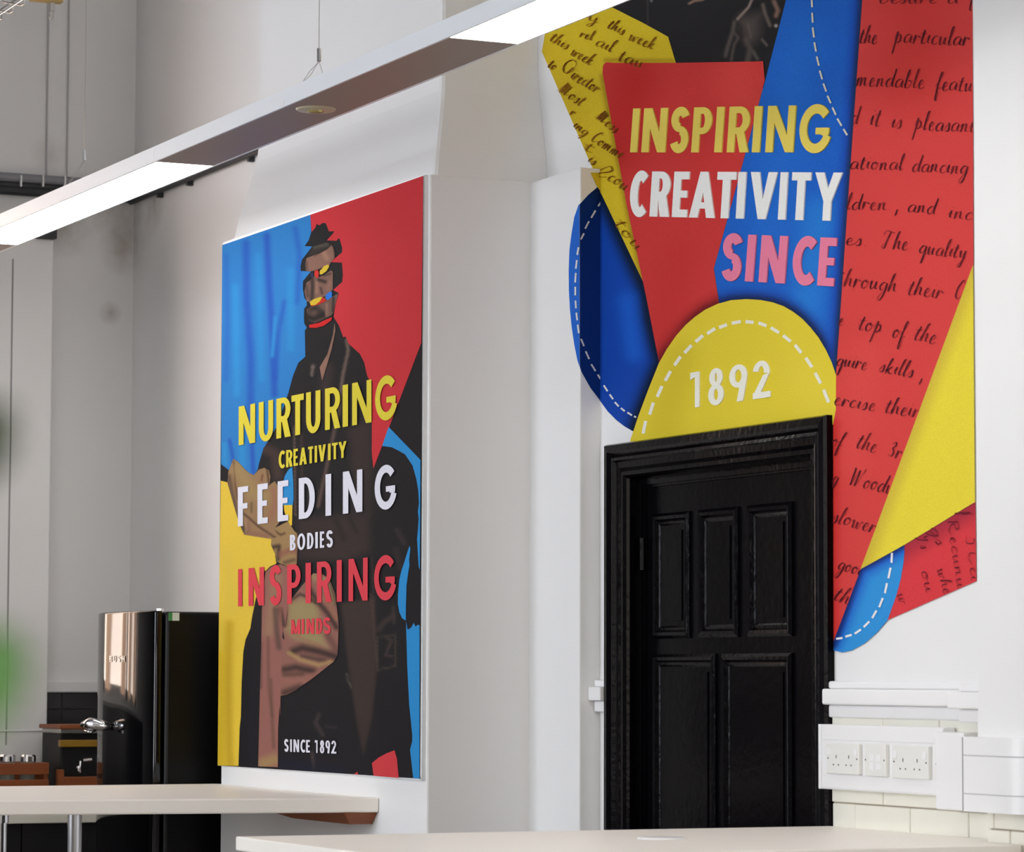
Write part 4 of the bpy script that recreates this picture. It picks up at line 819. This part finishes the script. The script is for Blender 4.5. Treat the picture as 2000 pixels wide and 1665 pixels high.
pw([('I', 467, 474.8), ('N', 487.4, 517.8), ('S', 528.7, 551.8), ('P', 562.9, 589.8), ('I', 599, 609.4), ('R', 621.3, 650), ('I', 660, 669.8), ('N', 683, 720.4), ('G', 733, 773.3)], ((470, 1185), (715, 1173.6)), ((470, 1112), (715, 1090)), 9, .15, PR_)
pw([('M', 570.9, 588.8), ('I', 591.4, 596.4), ('N', 600.5, 615.8), ('D', 619.5, 632), ('S', 633.5, 648)], ((571, 1239.5), (648, 1238.5)), ((571, 1211), (648, 1206.5)), 4.8, .16, PR_)
pw([('S', 557.3, 565.8), ('I', 568.9, 572.3), ('N', 575.4, 586.4), ('C', 589, 598.4), ('E', 600, 607.5), ('1', 617.2, 622.4), ('8', 627, 635.6), ('9', 637.8, 646.8), ('2', 649.3, 659)], ((557, 1468.6), (659, 1472.8)), ((557, 1444.4), (659, 1448)), 3.4, .15, W2)

# ------------------------------------------------------------------ suspended linear lamp
LY = 3.07; LW = .215
zb_ = onY(0, 444, LY)[2]; zb2 = onY(853, 80, LY)[2]; LZ = (zb_+zb2)/2; LH = onY(0, 417, LY)[2]-zb_; LH = .5*LH+.5*(onY(520, 193.8, LY)[2]-onY(520, 223.8, LY)[2])
def lx(px, py): return onY(px, py, LY)[0]
LX0, LX1 = -11.2, -1.5
xa0 = onZ(33, 478, LZ)[0]; xa1 = onZ(306, 316.5, LZ)[0]; xb0 = onZ(880, 73, LZ)[0]
LYF = (onZ(33, 478, LZ)[1]+onZ(864, 148, LZ)[1])/2
lamp = thing('pendant_lamp', 'long grey aluminium linear lamp hanging on thin wires across the top of the room', 'lamp', ((LX0+LX1)/2, (LY+LYF)/2, LZ))
xj = onY(301, 300, LY)[0]; xj2 = xj+3.0
xs = [LX0, xj-2.4, xj, xj2, LX1]
for a, b in zip(xs, xs[1:]): box(a+.0006, b-.0006, LY, LYF, LZ+.0015, LZ+LH).build('lamp_body', ALU, lamp)
lip = .006
dA = (xa0-.0, xa1); dB = (xb0, xb0+2.4)
spans = [(LX0+.01, dA[0]), (dA[1], dB[0]), (dB[1], LX1-.01)]
for a, b in spans:
    if b > a: box(a, b, LY+lip, LYF-lip, LZ, LZ+.003).build('blank_cover', LAMP_UNDER, lamp)
for a, b in (dA, dB): box(a, b, LY+lip, LYF-lip, LZ-.0005, LZ+.003).build('diffuser', DIFF, lamp)
for y0 in (LY, LYF-lip): box(LX0, LX1, y0, y0+lip, LZ-.0012, LZ+.002).build('lip', ALU, lamp)
sp = onZ(617, 216, LZ-.004); spot = MB().lathe((sp[0], sp[1], LZ-.006), [(.0, .0), (.03, 0), (.05, .002), (.053, .006), (.053, .007)], 28).build('emergency_spot', mat('spot_ring', (196, 190, 160), .4), lamp)
MB().lathe((sp[0], sp[1], LZ-.009), [(0, 0), (.018, 0), (.022, .003)], 20).build('spot_lens', mat('spot_lens', (210, 200, 120), .1, metal=.6), spot)
st = onY(551, 203, LY); box(st[0]-.012, st[0]+.012, LY-.0008, LY, st[2]-.006, st[2]+.006).build('sticker', PLASTIC, lamp)
ym = (LY+LYF)/2
for gx, gy0, gy1, wires in ((165, 293, 313, ((131, 358), (182, 338))), (623, 95, 120, ((588, 158), (641, 133)))):
    top = onY(gx, gy0, ym); bot = onY(gx, gy1, ym)
    MB().tube([bot, top], .0055, 12).build('cable_gripper', CHROME, lamp)
    MB().tube([top, (top[0], top[1], CEILZ)], .0009, 6).build('suspension_wire', STEEL, lamp)
    for i, (wx, wy) in enumerate(wires):
        yy = LY+.02 if i == 0 else ym+.03
        pp = onZ(wx, wy, LZ+LH)
        if i == 0:
            pp = np.array([onY(wx, wy, LY+.012)[0], LY+.012, LZ+LH])
            MB().tube([bot, (bot+pp)/2+np.array([.004, 0, -.006]), pp], .0009, 6).build('suspension_wire', STEEL, lamp)
            MB().tube([bot, (bot+pp)/2+np.array([-.004, 0, .004]), pp], .0009, 6).build('suspension_wire', STEEL, lamp)
        else:
            pp = np.array([onY(wx, wy, ym+.01)[0], ym+.01, LZ+LH])
            MB().tube([bot, pp], .0009, 6).build('suspension_wire', STEEL, lamp)

# two lamp copies added out of view to brighten the lower walls
def copy_tree(o, parent=None):
    c = o.copy(); C.objects.link(c); c.parent = parent
    for ch in list(o.children): copy_tree(ch, c)
    return c
for dy, dxx, lab in ((-2.3, 2.2, 'added unseen linear lamp, parallel to the one over the poster'), (-4.4, 2.2, 'added unseen linear lamp, farthest from the poster wall')):
    c = copy_tree(lamp); c.location = Vector(lamp.location)+Vector((dxx, dy, 0)); c['label'] = lab
for o in C.objects:
    if o.get('category') == 'lamp': o['group'] = 'linear lamps hanging in parallel rows'

# ------------------------------------------------------------------ tables
def slab(name, corners, ztop, th, parent, matl=TABLE):
    return MB().prismz([tuple(c[:2]) for c in corners], ztop-th, ztop).build(name, matl, parent, bevel=.003)
ZT = EYE-.345
A_ = onZ(460, 1634.8, ZT); B_ = onZ(1630, 1611.2, ZT)
P1_ = (XF-.002, Y3-.012)
nearX = onZ(1928, 1652, ZT)[0]
d1 = (onZ(690, 1664, ZT)-A_)[:2]; d1 = d1/np.hypot(*d1)
A2 = A_[:2]+d1*(nearX-A_[0])/d1[0]
t1 = thing('high_table', 'foreground cream laminate table running to the wall beside the black door', 'table', ((A_[0]+nearX)/2, 3.2, 0))
slab('tabletop', [A_[:2], A2, (max(nearX, XPB+.004), 3.916), (XPB-.002, 3.916), (XPB-.002, Y3-.012), P1_], ZT, .030, t1)
for (x, y) in ((A_[0]+.15, A_[1]+.15), (A2[0]-.12, A2[1]+.2), (-6.55, 3.8), (-6.1, 3.6)):
    MB().tube([(x, y, 0.012), (x, y, ZT-.03)], .025, 16).build('leg', CHROME, t1); MB().lathe((x, y, 0), [(.06, 0), (.06, .01), (.02, .014)], 20).build('foot', CHROME, t1)
gp = onZ(1293, 1640, ZT)
MB().lathe((gp[0], gp[1], ZT+.0005), [(.0, 0), (.053, 0), (.053, .002), (.047, .0045), (.0, .0045)], 28).build('cable_grommet', PLASTIC, t1, smooth=False)
ZT2 = EYE-.338
Cn = onY(741, 1555.8, Y1); Cf = onY(430, 1534.3, Y1)
nl = onZ(0, 1565, ZT2); nl2 = onZ(400, 1559.8, ZT2)
yL = 1.6
xn = Cn[0]+(nl2[0]-Cn[0])/(nl2[1]-Cn[1])*(yL-Cn[1]); xn = max(xn, Cn[0]-.35)
t2 = thing('wall_table', 'far cream laminate table butting against the chimney breast under the poster', 'table', (Cn[0]-.6, 2.8, 0))
MB().prismz([(Cn[0], Y1-.001), (XBL-.02, Y1-.001), (XBL-.02, yL), (xn, yL)], ZT2-.041, ZT2).build('tabletop', TABLE, t2, bevel=.005, seg=3)
def legat(px, Yy, r, nm='leg'):
    q = onY(px, 1620, Yy); MB().tube([(q[0], Yy, .012), (q[0], Yy, ZT2-.06)], r, 18).build(nm, CHROME, t2)
    MB().tube([(q[0], Yy, ZT2-.062), (q[0], Yy, ZT2-.041)], r*1.25, 18).build('leg_collar', CHROME, t2)
    MB().lathe((q[0], Yy, 0), [(.17, 0), (.17, .006), (.03, .014)], 24).build('leg_base', CHROME, t2)
legat(145.5, 3.0, .0215); legat(-2, 2.6, .0215)
q0 = onY(522, 1584, Y1-.06); q1 = onY(738, 1580, Y1-.06)
zt_ = ZT2-.0415; zb3 = zt_-.034
bx0, bx1 = onY(530, 1590, Y1)[0], Cn[0]-.012
mb = MB(); mb.add([(bx0, Y1-.001, zt_), (bx1, Y1-.001, zt_), (bx1-.035, Y1-.001, zb3), (bx0+.35, Y1-.001, zb3-.0), (bx0, Y1-.10, zt_), (bx1, Y1-.10, zt_), (bx1-.035, Y1-.07, zb3), (bx0+.35, Y1-.07, zb3)], [(0, 1, 2, 3), (4, 7, 6, 5), (0, 4, 5, 1), (1, 5, 6, 2), (2, 6, 7, 3), (3, 7, 4, 0)])
mb.build('wall_bracket', ORANGE, t2, bevel=.002)

# ------------------------------------------------------------------ refrigerator
FY0 = 3.465
fx1 = onY(310, 1400, FY0)[0]; fx0 = onY(186, 1400, FY0-.02)[0]
fzt = onY(290, 1194, FY0)[2]
FR = thing('refrigerator', 'tall glossy black refrigerator with a chrome handle left of the poster', 'refrigerator', ((fx0+fx1)/2, 3.7, 0))
box(fx0+.004, fx1, FY0+.02, 3.99, .03, fzt-.003).build('cabinet', FRIDGE_S, FR, bevel=.012, seg=3)
# bulged door with rounded vertical edges
xd1 = onY(292, 1400, FY0-.03)[0]
n = 24; pts = []
for i in range(n+1):
    t = i/n; x = fx0+(fx1-fx0-.004)*t; u = 2*t-1
    pts.append((x, FY0-.038*(1-abs(u)**3.2)-.012))
zsplit = fzt-.62
for nm, z0, z1 in (('upper_door', .62, fzt), ('lower_door', .05, .612)):
    MB().prismz([(fx0, FY0+.012)]+pts+[(fx1-.004, FY0+.012)], z0, z1).build(nm, FRIDGE, FR, bevel=.006, seg=3, smooth=False)
for o in FR.children:
    if 'door' in o.name:
        for p in o.data.polygons: p.use_smooth = len(p.vertices) == 4
hh = onY(190, 1418, FY0-.07); hx = fx0+.03
hd = MB().tube([onY(163, 1417, FY0-.12), onY(176, 1414, FY0-.11), onY(200, 1418, FY0-.075), onY(217, 1421, FY0-.05)], [.013, .02, .017, .009], 14).build('handle', CHROME, FR, smooth=True)
MB().tube([onY(166, 1428, FY0-.12), onY(176, 1431, FY0-.11), onY(186, 1427, FY0-.09)], .004, 10).build('handle_latch', CHROME, hd, smooth=True)
# hinge cap and energy label
q = onX(315, 1196, fx1); MB().tube([(fx1-.03, FY0+.01, fzt-.012), (fx1-.03, FY0+.01, fzt+.006)], .014, 12).build('hinge_cap', CHROME, FR)
la, lb = onX(329, 1197, fx1), onX(350, 1213, fx1)
lab = box(fx1, fx1+.001, la[1], lb[1], lb[2], la[2]).build('energy_label', mat('label_paper', (196, 204, 196), .6), FR)
box(fx1+.0006, fx1+.0014, la[1], la[1]+(lb[1]-la[1])*.35, lb[2], la[2]).build('label_stripe', mat('label_green', (52, 128, 66), .6), FR)
LETM = mat('badge_silver', (252, 250, 246), .55, metal=1.)
SB = surfY(FY0-.0515)
word(FR, [('B', 213.5, 219), ('U', 221.5, 227), ('S', 229.5, 235), ('H', 237.5, 243)], ((213, 1293.5), (243, 1293.5)), ((213, 1281.5), (243, 1281.5)), 0, 1.7, .15, (240, 240, 240), SB, (0, 0, 0), m=LETM)
zg = onX(315, 1225, fx1)
# ------------------------------------------------------------------ kitchen end: tiles, worktop, items, boxed column
YC = onX(100, 800, XE+.22)[1]
col_x = XE+.22
zct = onX(50, 465, col_x)[2]
col_o = struct(box(XE, col_x, 1.2+2.0, YC, 0, zct), 'wall_column', PAINT, bevel=.004)
sy = onX(21, 800, col_x)[1]
struct(box(col_x-.002, col_x+.001, sy-.003, sy+.003, 1.2, zct-.08), 'seam', mat('grey_seam', (150, 148, 150), .9), col_o)  # thin grey strip marks the panel joint
z_ = onX(60, 1426, col_x)[2]
struct(box(col_x, col_x+.005, 3.2, YC+.001, z_-.006, z_), 'column_rail', PAINT_G, col_o, bevel=.002)
struct(box(XE+.01, col_x+.03, onX(72, 460, col_x)[1], YC+.004, zct+.0005, zct+.05), 'column_cap', PIPE_D, col_o)
# dado rail over dark tiles on the end wall
zr1, zr0 = onX(140, 1331, XE)[2], onX(140, 1353, XE)[2]
struct(box(XE+.0005, XE+.03, YC+.001, 3.999, zr0, zr1), 'trim_4', PAINT_G, bevel=.004)
tz = [onX(140, y, XE)[2] for y in (1386, 1430.5, 1476, 1520)]
th_ = (tz[0]-tz[3])/3; ty = onX(118, 1450, XE)[1]
struct(box(XE+.0005, XE+.003, YC+.001, 3.999, .94, zr0), 'tile_grout', GROUT, wall_left)
for r in range(-1, 8):
    z1 = tz[0]-(r)*th_; z0 = z1-th_
    z1 = min(z1, zr0)
    if r == -1: z1 = zr0; z0 = tz[0]
    if z0 < .94: break
    y = ty-.4
    while y < 3.99:
        a, b = max(y, YC+.001)+.0015, min(y+.2, 3.998)-.0015
        if b-a > .01: box(XE+.003, XE+.009, a, b, z0+.0018, z1-.0018).build('tile', TILE, wall_left, bevel=.001, seg=1)
        y += .2
struct(box(XE+.0005, XE+.004, 1.4, 3.199, .94, zr0), 'unseen_dark_splashback', TILE, wall_left)  # unseen tile band added to darken the refrigerator's reflection
zcn = onX(90, 1592, -11.25)[2]
ct = thing('kitchen_counter', 'black kitchen counter with a pale worktop behind the far table', 'counter', (-11.5, 2.8, 0))
box(XE+.26, -11.25, 1.2, 3.99, zcn-.03, zcn).build('worktop', TABLE_E, ct, bevel=.003)
for i in range(5):
    c_ = box(XE+.28, -11.27, 1.22+i*.55, 1.22+i*.55+.545, .1, zcn-.031).build('cabinet', DARK, ct, bevel=.002)
box(XE+.28, -11.32, 1.22, 3.96, 0, .1).build('plinth', DARK, ct)
# wooden jar box
bxx = -11.30
def rx(px, py, X=bxx): return onX(px, py, X)
a = rx(-60, 1490); b = rx(96, 1490); zt_ = rx(50, 1491)[2]; zlo = rx(50, 1514)[2]
cr = thing('wooden_crate', 'orange wooden box with steel jar lids showing above its rim', 'box', (bxx-.1, (a[1]+b[1])/2, zcn))
zbot = zcn+.0005
box(bxx-.012, bxx, a[1], b[1], zlo, zt_).build('front_board', ORANGE, cr, bevel=.002)
box(bxx-.012, bxx, a[1], b[1], rx(50, 1537)[2]-.05, rx(50, 1524)[2]).build('front_board', ORANGE, cr, bevel=.002)
box(bxx-.2, bxx-.188, a[1], b[1], zbot, zt_).build('back_board', ORANGE, cr, bevel=.002)
for y in (a[1], b[1]-.012): box(bxx-.188, bxx-.012, y, y+.012, zbot, zt_).build('side_board', ORANGE, cr, bevel=.002)
box(bxx-.188, bxx-.012, a[1]+.012, b[1]-.012, zbot, zbot+.01).build('base_board', ORANGE, cr)
for k_, px in enumerate((14, 54)):
    c = rx(px, 1489, bxx-.09); r = .028
    jar = MB().lathe((c[0], c[1], zbot+.0105), [(0, 0), (r, 0), (r, c[2]-zbot-.0105), (r*.9, c[2]-zbot-.0)], 20).build('storage_jar', mat('jar_glass', (120, 124, 120), .15), None,
          label=('storage jar with a steel lid in the wooden box, nearer the frame edge', 'storage jar with a steel lid at the right end of the wooden box')[k_], cat='jar', group='jars in the wooden box')
    MB().lathe((c[0], c[1], c[2]+.002), [(r*1.05, 0), (r*1.05, .018), (r*.9, .024), (0, .024)], 24).build('lid', CHROME, jar, smooth=False)
# coffee machine
mx = -11.30
def ry(px, py): return onX(px, py, mx)
my0 = ry(116, 1500)[1]; my1 = 3.92
cm = thing('coffee_machine', 'dark coffee machine with orange wood trim left of the refrigerator', 'coffee machine', (mx-.12, (my0+my1)/2, zcn))
box(mx-.25, mx-.03, my0+.012, my1, zcn+.002, ry(150, 1424)[2]-.012).build('machine_body', DARK, cm, bevel=.006)
box(mx-.25, mx-.0, my0, my1, ry(150, 1424)[2]-.001, ry(150, 1416.5)[2]).build('top_tray', ORANGE, cm, bevel=.002)
box(mx-.22, mx-.004, my0+.002, my1, ry(150, 1433)[2], ry(150, 1424.2)[2]-.001).build('chrome_band', STEEL, cm, bevel=.002)
box(mx-.04, mx-.012, my0+.006, my1-.01, ry(150, 1460)[2], ry(150, 1446)[2]).build('amber_panel', mat('amber', (150, 112, 30), .35), cm, bevel=.003)
box(mx-.03, mx, my0-.004, my0+.018, zcn+.002, ry(117, 1504)[2]).build('side_trim', ORANGE, cm, bevel=.002)
box(mx-.03, mx, my0+.018, my1, zcn+.002, ry(150, 1518)[2]).build('drip_tray', ORANGE, cm, bevel=.002)
wv = MB().tube([ry(157, 1487), ry(156, 1498), ry(153, 1506)], .004, 10).build('steam_wand', CHROME, cm)
MB().tube([ry(162, 1486), ry(179, 1484)], .006, 10).build('lever', CHROME, cm)
MB().tube([ry(152, 1497), ry(157, 1510)], [.008, .004], 10).build('portafilter', CHROME, cm, smooth=True)

# ------------------------------------------------------------------ pipes, conduit and high level clutter
pr = thing('pipe_run', 'grey and dark pipes clipped along the end wall above the lamp', 'pipe', (XE+.06, 3.3, rx(60, 350, XE)[2]))
ya, yb = 2.0, Y3-.005
for nm, yy, r, mt, dxx in (('pipe', 352, .017, PIPE, .035), ('pipe', 366, .014, PIPE_D, .03), ('pipe', 377, .018, PIPE_D, .03)):
    z = onX(60, yy, XE)[2]; MB().tube([(XE+dxx, ya, z), (XE+dxx, yb, z)], r, 14).build(nm, mt, pr)
for px in (41, 84, 127):
    q = onX(px, 353, XE+.05); box(XE+.002, XE+.055, q[1]-.003, q[1]+.003, q[2]-.022, q[2]+.02).build('pipe_clip', PLASTIC, pr)
co = thing('conduit', 'thin dark conduit with drop clips along the wall behind the lamp', 'conduit', (-10.9, Y3-.02, onY(400, 340, Y3)[2]))
zc_ = onY(430, 330.5, Y3)[2]
MB().tube([(XE+.01, Y3-.018, zc_), (XUL-.005, Y3-.018, zc_)], .009, 10).build('pipe', PIPE_D, co)
for px, py in ((480, 316), (361, 364), (303, 386)):
    q = onY(px, py, Y3-.03); box(q[0]-.010, q[0]+.010, Y3-.022, Y3-.001, zc_-.022, zc_).build('clip', PIPE_D, co)
# cable tray (top left corner)
tray = thing('cable_tray', 'wire basket cable tray hanging at the very top left corner', 'cable tray', (-9.9, 2.5, onY(10, 20, 2.5)[2]))
TY = 2.5
for (p0, p1, y_) in (((-60, 58), (60, -20), TY), ((-60, 40), (60, -42), TY+.06), ((-60, 68), (60, -12), TY-.1)):
    MB().tube([onY(*p0, y_), onY(*p1, y_)], .0022, 8).build('tray_wire', CHROME, tray)
for k_ in range(4):
    bx_ = 47-k_*22; by_ = 2+k_*14.5
    a_ = onY(bx_, by_, TY)
    pts_ = [onY(bx_, by_-8, TY), onY(bx_, by_+5, TY), onY(bx_-5, by_+8, TY), onY(bx_-40, by_+2, TY), onY(bx_-42, by_-14, TY)]
    MB().tube(pts_, .0028, 8).build('tray_rib', STEEL, tray)
hk = thing('cable_clip', 'small steel cable clip hanging from a wooden batten near the top left corner', 'clip', onX(102, 20, XE+.5))
HX = XE+.5
box(HX-.02, HX+.02, onX(60, 0, HX)[1], onX(120, 0, HX)[1], onX(90, 4, HX)[2], onX(90, -12, HX)[2]).build('wooden_batten', wood('pale_wood', (196, 168, 106), (168, 132, 70)), hk)
box(HX-.008, HX+.008, onX(97, 10, HX)[1], onX(106.5, 10, HX)[1], onX(100, 22, HX)[2], onX(100, 3, HX)[2]).build('clip_body', STEEL, hk, bevel=.002)
MB().tube([onX(98.5, 22, HX), onX(96.5, 34, HX), onX(99.5, 40.5, HX), onX(103.5, 34, HX), onX(103.5, 22, HX)], .0022, 8).build('clip_loop', STEEL, hk)
# two thin cables running down the end wall
for i, px in enumerate((96, 136)):
    t_, b_ = onX(px, -60, XE+.006), onX(px, 345, XE+.006)
    MB().tube([t_, (t_[0], t_[1], b_[2])], .0035, 8).build('wall_cable', CABLEM, None, label=('thin painted cable running down the end wall, left of the other', 'thin painted cable running down the end wall, right of the other')[i], cat='cable', group='painted cables on the end wall')

# ------------------------------------------------------------------ potted plant close to the camera (blurred at the left edge)
def at_dist(px, py, d): r = ray(px, py); return r*d+np.array([0, 0, EYE])
pc = at_dist(-330, 1500, 1.25)
plant = thing('potted_plant', 'out of focus leafy green plant close by at the left edge', 'plant', (pc[0], pc[1], 0))
MB().lathe((pc[0], pc[1], 0), [(.0, 0), (.12, 0), (.16, .28), (.17, .30), (.15, .30), (.14, .26)], 28).build('pot', POT, plant)
MB().lathe((pc[0], pc[1], .255), [(0, 0), (.14, 0), (.14, .01), (0, .012)], 24).build('soil', SOIL, plant)
stem_top = np.array([pc[0], pc[1], EYE+.12])
MB().tube([(pc[0], pc[1], .26), (pc[0]+.01, pc[1], .8), stem_top], [.012, .009, .005], 10).build('stem', STEMM, plant)
def leaf(base, tip, wd, m, k_):
    base = Vector(base); tip = Vector(tip); d = tip-base; L = d.length; d.normalize(); s = Vector(M[0]).cross(Vector((0, 0, 1)));
    side = d.cross(Vector(-M[2])); side.normalize(); vs = []; n = 6
    for i in range(n+1):
        t = i/n; wv_ = wd*math.sin(math.pi*min(1, t*.95+.03))**.8; c = base+d*L*t+Vector(-M[2])*(.01*math.sin(math.pi*t))
        vs += [tuple(c-side*wv_), tuple(c+Vector(-M[2])*-.004), tuple(c+side*wv_)]
    fs = []
    for i in range(n): fs += [(3*i, 3*i+1, 3*i+4, 3*i+3), (3*i+1, 3*i+2, 3*i+5, 3*i+4)]
    MB().add(vs, fs).build('leaf', m, plant)
for (px, py, ln_, wd, m) in ((30, 805, .03, .008, LEAF_D), (30, 850, .03, .009, LEAF_D), (20, 890, .03, .008, LEAF_D), (48, 1245, .04, .008, LEAF), (66, 1285, .04, .008, LEAF), (58, 1330, .04, .008, LEAF), (34, 1370, .03, .008, LEAF), (10, 1290, .04, .012, LEAF_D)):
    tip = at_dist(px, py, .75+.02*random.random()); base = tip+np.array(-M[0])*ln_*1.1+np.array([0, 0, -.01])
    leaf(base, tip, wd, m, 0)
    MB().tube([base, (base+stem_top)/2+np.array([0, 0, -.03]), (pc[0], pc[1], base[2]-.08)], .0018, 6).build('leaf_stalk', STEMM, plant)
for k_ in range(14):
    an = random.uniform(0, 6.28); zz_ = random.uniform(.6, EYE-.15)
    b_ = np.array([pc[0]+.0, pc[1], zz_]); t_ = b_+np.array([math.cos(an)*.16, math.sin(an)*.16, .06]); leaf(b_, t_, .035, LEAF, 0)
